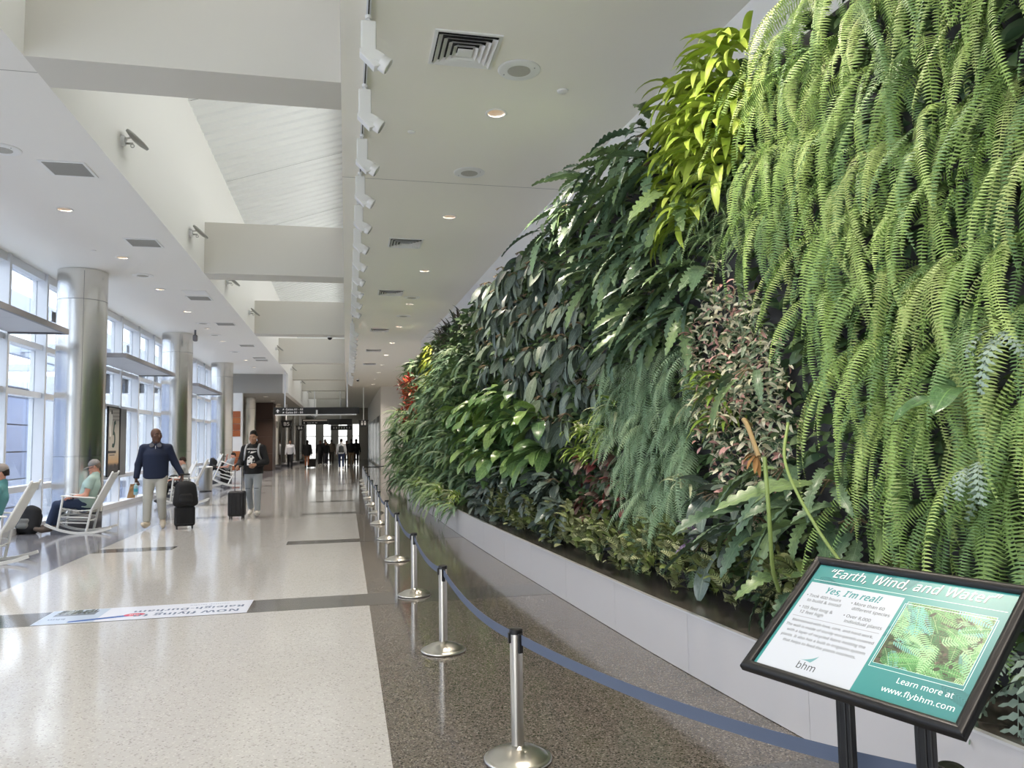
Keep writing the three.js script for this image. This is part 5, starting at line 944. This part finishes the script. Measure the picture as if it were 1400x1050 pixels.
// ---- the young man with the print sweatshirt
const youthLegs = { L: [[0.03, -1, 0.2], [0.01, -1, -0.02], [0.1, -0.12, 1]], R: [[-0.02, -1, -0.05], [0.0, -0.9, -0.42], [-0.05, -0.7, 0.8]] };
const youth = person('young man in black print sweatshirt and ripped grey jeans pulling a black suitcase', [-1.98, 0, -17.4], -0.14, {
  h: 1.83, w: 0.98, skin: skin('#a37b62'), shirt: cloth('#17181b'), pants: cloth('#9ba1a6'), shoes: mat('#d8d4cc', 0.6), legs: youthLegs, hem: -0.03, loose: 0.024, trouserLoose: 0.014, hair: 'flatTop', hairMat: mat('#15110f', 0.9),
  arms: { R: [[-0.26, -1, 0.1], [0.02, -0.3, 0.95], [0.0, -0.25, 1], [0.5, -0.7, 0], 0.9], L: [[0.3, -1, 0.12], [-0.62, -0.22, 0.75], [-0.85, -0.1, 0.5], [-0.2, -0.3, -0.9], 0.5] }, head: [0.1, -0.1, 0] });
ground(youth);
{
  const c = youth.chest, tex = canvasTex(512, 700, (g, w, h) => {
    g.fillStyle = '#e9e7e4'; g.fillRect(0, 0, w, h); seed(31); g.fillStyle = '#1c1c1e';
    for (let k = 0; k < 17; k++) { g.beginPath(); const x = rnd() * w, y = rnd() * h; for (let q = 0; q < 9; q++) { const a = q * 0.7, r = rr(22, 72); g[q ? 'lineTo' : 'moveTo'](x + Math.cos(a) * r, y + Math.sin(a) * r); } g.fill(); }
  });
  const letters = canvasTex(512, 128, (g, w, h) => { g.fillStyle = '#17181b'; g.fillRect(0, 0, w, h); g.fillStyle = '#e3e1dc'; g.font = 'bold 118px sans-serif'; g.textAlign = 'center'; g.fillText('wireous', w / 2, 92); });
  const patchGeo = (w, h, y) => { const g = new THREE.PlaneGeometry(w, h, 10, 6), p = g.attributes.position; for (let i = 0; i < p.count; i++) p.setZ(i, -Math.pow(p.getX(i), 2) * 2.6); g.computeVertexNormals(); return g.translate(c[0] - 0.005, c[1] + y, c[2] + 0.075 * 1.83 * 0.98 + 0.032); };
  obj('shirt_print', patchGeo(0.2, 0.3, -0.1), new THREE.MeshStandardMaterial({ map: tex, roughness: 0.8 }), youth.t);
  obj('shirt_lettering', patchGeo(0.25, 0.065, 0.1), new THREE.MeshStandardMaterial({ map: letters, roughness: 0.8 }), youth.t);
  for (const s of [-1, 1]) obj('rip', rbox(0.09, 0.012, 0.01, youth.J[s > 0 ? 'L' : 'R'].kn[0], youth.J[s > 0 ? 'L' : 'R'].kn[1] + 0.05, youth.J[s > 0 ? 'L' : 'R'].kn[2] + 0.078, 0.004, 1), mat('#3f4246', 0.9), youth.t);
  const bp = backpack('backpack', 'black backpack with pale straps worn by the young man', [-1.96, 0.98 + youth.t.position.y, -17.66], PI - 0.14, 0.32, 0.46, 0.18, blackNylon);
  bp.updateMatrixWorld(true);
  for (const s of [-1, 1]) { const n = youth.neck; obj('strap_front', tube([[s * 0.11, n[1] - 0.02, -0.13], [s * 0.125, n[1] + 0.012, 0.0], [s * 0.135, n[1] - 0.08, 0.145], [s * 0.15, n[1] - 0.22, 0.155], [s * 0.185, n[1] - 0.34, 0.06]].map((p) => [p[0], p[1], p[2]]), 0.022, 8, 24), mat(s > 0 ? '#9d9fa3' : '#b9bbc0', 0.7), youth.t); }
}
suitcase('upright black ribbed suitcase with long handle beside the young man', [-2.27, 0, -17.05], -0.1, 0.34, 0.6, 0.24, mat('#1b1b1e', 0.55), 1.12);
// ---------------------------------------------------------------- rocking chairs (front along +Z), the people in them, bins, bags
const chairWhite = mat('#e6e6e2', 0.4);
function rockingChair(label, [x, y, z], turn, tip = 0, sc = 1) {
  const t = thing('rocking_chair', label, 'rocking chair', [x, y, z], turn, 'white rocking chairs');
  t.rotation.order = 'YXZ'; t.rotation.x = tip; t.scale.setScalar(sc);
  const rock = (zz) => 0.02 + 0.13 * Math.pow((zz + 0.06) / 0.55, 2);
  for (const s of [-1, 1]) {
    const X = s * 0.27, pts = []; for (let k = 0; k <= 14; k++) { const zz = -0.6 + 1.08 * k / 14; pts.push([X, rock(zz) + 0.006, zz]); }
    const sh = new THREE.Shape([[-0.019, -0.021], [0.019, -0.021], [0.019, 0.021], [-0.019, 0.021]].map((q) => new THREE.Vector2(...q)));
    obj('rocker', new THREE.ExtrudeGeometry(sh, { steps: 30, bevelEnabled: false, extrudePath: new THREE.CatmullRomCurve3(pts.map((p) => V(...p))) }), chairWhite, t);
    obj('front_leg', rod([X, rock(0.27) + 0.02, 0.27], [X, 0.66, 0.25], 0.022, 0.019, 12), chairWhite, t);
    obj('back_post', [rod([X, rock(-0.2) + 0.02, -0.2], [X * 0.98, 0.44, -0.235], 0.022, 0.021, 12), rod([X * 0.98, 0.44, -0.235], [X * 0.94, 1.15, -0.5], 0.021, 0.018, 12), ball(0.02, X * 0.94, 1.155, -0.502)], chairWhite, t);
    obj('armrest', rbox(0.075, 0.022, 0.56, X * 1.04, 0.672, 0.0, 0.01, 2), chairWhite, t);
    for (const [yy, r] of [[0.2, 0.011], [0.3, 0.011]]) obj('side_rung', rod([X, yy, 0.262], [X, yy + 0.01, -0.21], r), chairWhite, t);
  }
  for (const yy of [0.21, 0.31]) obj('front_rung', rod([-0.27, yy, 0.264], [0.27, yy, 0.264], 0.011), chairWhite, t);
  obj('back_rung', rod([-0.27, 0.25, -0.213], [0.27, 0.25, -0.213], 0.011), chairWhite, t);
  for (let k = 0; k < 8; k++) obj('seat_slat', rbox(0.52, 0.018, 0.054, 0, 0.415 + 0.012 * Math.abs(k - 4) * 0.6, 0.245 - k * 0.063, 0.006, 1), chairWhite, t);
  obj('seat_rail', rbox(0.52, 0.045, 0.022, 0, 0.395, 0.262, 0.006, 1), chairWhite, t);
  for (let k = 0; k < 6; k++) { const X = -0.19 + 0.076 * k; obj('back_slat', bar([X, 0.5, -0.262], [X * 0.97, 1.05, -0.466], 0.05, 0.012), chairWhite, t); }
  obj('lower_back_rail', bar([-0.255, 0.49, -0.255], [0.255, 0.49, -0.255], 0.055, 0.022), chairWhite, t);
  obj('top_rail', bar([-0.25, 1.09, -0.478], [0.25, 1.09, -0.478], 0.09, 0.022), chairWhite, t);
  return t;
}
const sit = (o = {}) => ({ L: [[0.16, o.th ?? -0.08, 1], [0.02, -1, o.kn ?? 0.28], [0.1, -0.1, 1]], R: [[-0.16, o.th ?? -0.08, 1], [-0.02, -1, o.kn ?? 0.28], [-0.1, -0.1, 1]] });
const sitArms = { L: [[0.2, -0.9, 0.22], [-0.25, -0.12, 0.95], [-0.45, -0.15, 0.85], [0, -1, 0], 0.3], R: [[-0.2, -0.9, 0.22], [0.25, -0.12, 0.95], [0.45, -0.15, 0.85], [0, -1, 0], 0.3] };
// first chair, cut by the picture's edge, with a man in a cap
rockingChair('white rocking chair cut by the picture edge with a capped man in it', [-4.87, 0, -11.75], -PI / 2 + 0.14, -0.1);
person('man in grey cap and teal shirt seated in the front rocking chair', [-4.97, 0.06, -11.85], -PI / 2 + 0.2, {
  h: 1.75, skin: skin('#c69079'), shirt: cloth('#4f8386'), pants: cloth('#3a3f4a'), shoes: mat('#3c3a39', 0.6), pelvis: [0, 0.49, -0.1], torso: [0, 1, -0.3], legs: sit(), arms: sitArms, sleeve: 0.4, cap: cloth('#8c8581'), hair: 'short', hairMat: mat('#221a16', 0.9), head: [0.15, 0.15, 0], capBack: false });
// second chair, asleep
rockingChair('white rocking chair beside the first steel column with a sleeping man', [-4.83, 0, -15.4], -PI / 2 + 0.06, -0.1);
const sl = person('sleeping man in grey cap, pale teal t-shirt and jeans in a rocking chair', [-4.83, 0.05, -15.42], -PI / 2 + 0.06, {
  h: 1.76, skin: skin('#c48d76'), shirt: cloth('#9fb5ad'), pants: cloth('#26344f'), shoes: mat('#5d5148', 0.7), pelvis: [0, 0.485, -0.1], torso: [0, 1, -0.32], legs: sit({ th: 0.0, kn: 0.34 }), arms: sitArms, sleeve: 0.4, cap: cloth('#7e7b79'), hair: 'short', hairMat: mat('#6d5d50', 0.9), head: [0.34, 0.1, 0] });
obj('sunglasses', sl.inHead(new THREE.TorusGeometry(0.09, 0.006, 6, 24, PI).rotateX(PI / 2).translate(0, 0.006, 0.0)), M.black, sl.t);
obj('watch', tf(new THREE.TorusGeometry(0.033, 0.012, 8, 20), add3(sl.J.L.wr, [0, 0, -0.03]), [0.1, 0.3, 0], 1), M.black, sl.t);
backpack('backpack', 'black and grey backpack standing on the floor by the sleeping man', [-5.72, 0, -15.5], -0.4, 0.34, 0.52, 0.26, cloth('#1a1b1f'), { lean: -0.25, pocket: cloth('#6e6f6c') });
// boy chair
rockingChair('white rocking chair behind the man in navy with a boy in it', [-4.28, 0, -21.8], -PI / 2 + 0.1, -0.06, 1.06);
person('boy in grey t-shirt sitting upright in a rocking chair', [-4.33, 0.05, -21.82], -PI / 2 + 0.1, {
  h: 1.58, skin: skin('#c99680'), shirt: cloth('#8f9291'), pants: cloth('#1b1c20'), shoes: mat('#2b2b2d', 0.6), pelvis: [0, 0.49, -0.02], torso: [0, 1, -0.05], legs: sit(), arms: sitArms, sleeve: 0.4, hair: 'short', hairMat: mat('#2b1d15', 0.9), head: [0.35, 0, 0], far: true, cell: 0.016 });
// chairs further back by the windows
rockingChair('white rocking chair by the windows holding a black bag', [-4.86, 0, -23.5], -PI / 2 + 0.35, -0.06, 1);
{ const b = backpack('shoulder_bag', 'small black bag lying on the seat of a white rocking chair', [-4.86, 0.45, -23.5], 0.4, 0.3, 0.26, 0.2, blackNylon); }
rockingChair('white rocking chair standing behind the steel bin', [-5.3, 0, -30.7], -PI / 2 + 0.3, -0.06, 1.1);
backpack('backpack', 'black backpack hung on the chair behind the steel bin', [-5.0, 0.62, -30.75], -PI / 2, 0.34, 0.5, 0.22, blackNylon);
rockingChair('white rocking chair tipped far back with a child lounging in it', [-4.5, 0.0, -29.6], -PI / 2 + 0.12, -0.36, 1.15).position.y = 0.16;
person('child in grey shirt lounging in the tipped rocking chair, hand at face', [-4.48, 0.12, -29.62], -PI / 2 + 0.12, {
  h: 1.6, skin: skin('#cf9c8a'), shirt: cloth('#868b8f'), pants: cloth('#16171a'), shoes: mat('#222', 0.6), pelvis: [0, 0.55, -0.08], torso: [0, 0.82, -0.62], legs: { L: [[0.14, 0.25, 1], [0.04, -0.75, 0.66], [0.1, 0.1, 1]], R: [[-0.14, 0.3, 1], [-0.04, -0.75, 0.66], [-0.1, 0.1, 1]] },
  arms: { L: [[0.25, -0.75, 0.5], [-0.1, -0.05, 1], [-0.1, 0.1, 1], [0, -1, 0], 0.2], R: [[-0.35, -0.3, 0.8], [0.25, 0.85, -0.2], [0.2, 0.9, -0.1], [0.4, 0, -0.8], 0.6] }, sleeve: 0.4, hair: 'short', hairMat: mat('#2a1d16', 0.9), head: [0.25, 0.3, 0], far: true, cell: 0.016 });
suitcase('small black suitcase standing behind the lounging child', [-4.6, 0, -31.2], 0.2, 0.36, 0.95, 0.24, mat('#18181b', 0.55), 1.15);
{
  const t = thing('waste_bin', 'round brushed steel waste bin by the rocking chairs', 'bin', [-4.72, 0, -27.7]);
  obj('bin_body', lathe([[0, 0.03], [0.215, 0.03], [0.22, 0.05], [0.22, 0.8], [0.215, 0.81], [0, 0.81]], 40), phys({ color: '#c2c0bb', metalness: 1, roughness: 0.3, anisotropy: 0.5 }), t);
  obj('bin_lid', lathe([[0.11, 0.862], [0.2, 0.858], [0.224, 0.845], [0.225, 0.812], [0.2, 0.811], [0.11, 0.811], [0.11, 0.862]], 40), M.whitePlastic, t);
  obj('bin_foot', cyl(0.2, 0.2, 0.03, 0, 0, 0, 32), M.black, t);
}
// banner on the window wall
{
  const tex = canvasTex(700, 1280, (c, w, h) => {
    const g = c.createLinearGradient(0, 0, 0, h); g.addColorStop(0, '#a7a39b'); g.addColorStop(0.6, '#b9b4aa'); g.addColorStop(0.8, '#c9a479'); g.addColorStop(0.845, '#7d6a60'); g.addColorStop(0.86, '#57504f'); g.addColorStop(1, '#2f3033'); c.fillStyle = g; c.fillRect(0, 0, w, h);
    seed(12); c.fillStyle = '#3f3c3e'; for (let k = 0; k < 30; k++) c.fillRect(rnd() * w, h * 0.845 - rr(5, 40), rr(10, 35), 80);
    c.strokeStyle = '#8f8b86'; c.lineWidth = 30; for (let k = 0; k < 4; k++) { c.beginPath(); c.moveTo(0, 60 + k * 60); c.lineTo(w, 20 + k * 70); c.stroke(); }
    // a player in white at the top of a tall green figure five
    c.fillStyle = '#dedcd6'; c.beginPath(); c.ellipse(150, 190, 120, 100, 0.3, 0, 7); c.fill(); c.beginPath(); c.moveTo(60, 230); c.quadraticCurveTo(40, 420, 130, 560); c.lineTo(200, 540); c.quadraticCurveTo(170, 400, 260, 240); c.fill(); c.fillStyle = '#3d3a38'; c.beginPath(); c.arc(215, 95, 42, 0, 7); c.fill();
    c.strokeStyle = '#24413b'; c.lineWidth = 74; c.beginPath(); c.moveTo(470, 270); c.lineTo(380, 300); c.lineTo(330, 480); c.quadraticCurveTo(430, 470, 420, 620); c.quadraticCurveTo(390, 760, 270, 700); c.stroke();
    c.fillStyle = '#3b3b3c'; c.fillRect(40, 812, 470, 46); c.fillStyle = '#6c6966'; c.fillRect(110, 880, 320, 20); c.fillStyle = '#555'; c.font = 'bold 60px sans-serif'; c.fillText('85', 90, 600);
  });
  const t = thing('banner', 'tall grey baseball banner with sunset skyline on the window wall', 'banner', [-5.88, 1.71, -21.15], PI / 2);
  obj('banner_print', new THREE.PlaneGeometry(0.98, 1.76).translate(0, 0, 0.032), new THREE.MeshStandardMaterial({ map: tex, roughness: 0.6 }), t);
  obj('banner_frame', [box(-0.5, -0.47, -0.89, 0.89, 0.0, 0.045), box(0.47, 0.5, -0.89, 0.89, 0, 0.045), box(-0.5, 0.5, 0.86, 0.89, 0, 0.045), box(-0.5, 0.5, -0.89, -0.86, 0, 0.045), box(-0.49, 0.49, -0.88, 0.88, 0.005, 0.028)], mat('#1e1f21', 0.5), t);
  const p = thing('grey_panel', 'plain grey panel on the window wall next to the baseball banner', 'panel', [-5.88, 1.71, -21.98], PI / 2);
  obj('panel_face', rbox(0.56, 1.76, 0.04, 0, 0, 0.02, 0.006, 1), mat('#6f7072', 0.6), p); obj('panel_edge', box(-0.285, -0.275, -0.88, 0.88, 0, 0.045), M.black, p);
}
// wall end with timber panels and the brown clad pier behind it
struct('wall_pier', box(-6.3, -5.0, 0, 4.15, -39.4, -39.1), M.wall);
{
  const t = thing('timber_panels', 'two stacks of orange timber wall panels on the white pier', 'wall panels', [-5.27, 0, -39.1]);
  const tm2 = ['#a85a2c', '#9c5128', '#b06532'].map((c) => mat(c, 0.45));
  for (const [y0, n] of [[0.35, 3], [2.0, 4]]) for (let k = 0; k < n; k++) obj('timber_panel', rbox(0.36, 0.3, 0.03, 0, y0 + 0.155 + k * 0.315, 0.016, 0.006, 1), tm2[k % 3], t);
  const b = structGroup('wall_brown_pier'); for (let k = 0; k < 4; k++) obj('panel', rbox(0.98, 1.03, 2.0, -4.85, 0.52 + 1.035 * k, -48.9, 0.01, 1), mat('#4c3a33', 0.4), b);
  const d = thing('wall_screen', 'small pale glowing screen mounted on the brown clad pier', 'screen', [-5.36, 2.0, -47.8]); obj('screen_case', rbox(0.3, 0.5, 0.06, 0, 0, 0, 0.015, 1), M.black, d); obj('screen', new THREE.PlaneGeometry(0.24, 0.4).translate(0, 0.02, 0.032), new THREE.MeshStandardMaterial({ color: '#cfd6e6', emissive: '#cfd9ee', emissiveIntensity: 0.5 }), d);
}
// ---------------------------------------------------------------- travellers far down the concourse
{
  const legs = (a) => walkLegs(a, -a, a < 0 ? 0.1 : 0.35, a < 0 ? 0.35 : 0.1);
  const hang = { L: [[0.22, -1, 0.05], [0.1, -1, 0.2], [0, -1, 0.1], [-1, 0, 0], 0.4], R: [[-0.22, -1, -0.05], [-0.1, -1, 0.15], [0, -1, 0.1], [1, 0, 0], 0.4] };
  const far = (label, x, z, turn, h, sh, pa, sk, o = {}) => { const p = person(label, [x, 0, z], turn, { h, skin: skin(sk), shirt: cloth(sh), pants: cloth(pa), shoes: mat(o.shoes || '#26262a', 0.6), legs: legs(o.step ?? 0.25), arms: o.arms || hang, hair: o.hair || 'short', hairMat: mat(o.hc || '#1c1613', 0.9), far: true, cell: 0.02, ...(o.more || {}) }); ground(p); return p; };
  far('distant man in white shirt and dark trousers walking beside the columns', -3.55, -51, 0.1, 1.88, '#d5d8e2', '#23252b', '#7a5a48', { step: 0.28 });
  far('distant woman in black jacket with bare tan legs pulling a case', -2.55, -52.5, PI - 0.1, 1.85, '#17181c', '#a0684a', '#9c6d55', { hair: 'long', step: 0.2, more: { hem: -0.09, loose: 0.03 } });
  suitcase('distant black rolling case pulled by the woman in black jacket', [-2.2, 0, -52.2], 0.3, 0.42, 0.62, 0.26, mat('#1a1a1c', 0.6), 1.0);
  far('distant person all in black walking mid concourse', -1.83, -56.5, 0.2, 1.85, '#141518', '#1b1c20', '#6b4a3a', { step: -0.25, shoes: '#c9c5bd' });
  far('distant woman with long dark hair beside the person in black', -1.43, -57, -0.1, 1.76, '#1d1e22', '#4b4d55', '#b78a74', { hair: 'long', step: 0.15, shoes: '#b9b5ad' });
  far('distant tall man seen over the pair in black', -1.62, -61.5, 0, 1.95, '#2b2b30', '#22242a', '#5b4234', { step: 0.1 });
  far('distant man in tan jacket in front of the bright windows', -1.1, -60, PI, 1.9, '#6d6257', '#3c3834', '#7a5a49', { step: 0.2 });
  const g = far('distant man in white shirt and blue jeans walking away', -0.28, -47.5, PI + 0.05, 1.88, '#dadde2', '#27365a', '#8a6a58', { step: 0.22, shoes: '#e2e0dc' });
  backpack('backpack', 'grey backpack on the distant man in blue jeans', [-0.28, 1.02, -47.3], 0.05, 0.32, 0.46, 0.17, cloth('#4d5356'));
  far('distant man in dark top and khaki trousers near the planter side', 0.36, -53, PI - 0.2, 1.88, '#202226', '#85735c', '#80604e', { step: -0.2, shoes: '#d6d2ca' });
  far('distant person in black beside the man in khaki trousers', 0.72, -55.5, PI, 1.9, '#15161a', '#1d1e22', '#6f5142', { step: 0.2 });
  far('distant person in dark clothes between the jeans and khaki men', 0.05, -58, 0, 1.8, '#1b1c20', '#2b2c32', '#8a6654', { step: 0.2, hair: 'long' });
}
renderer.render(scene, camera);
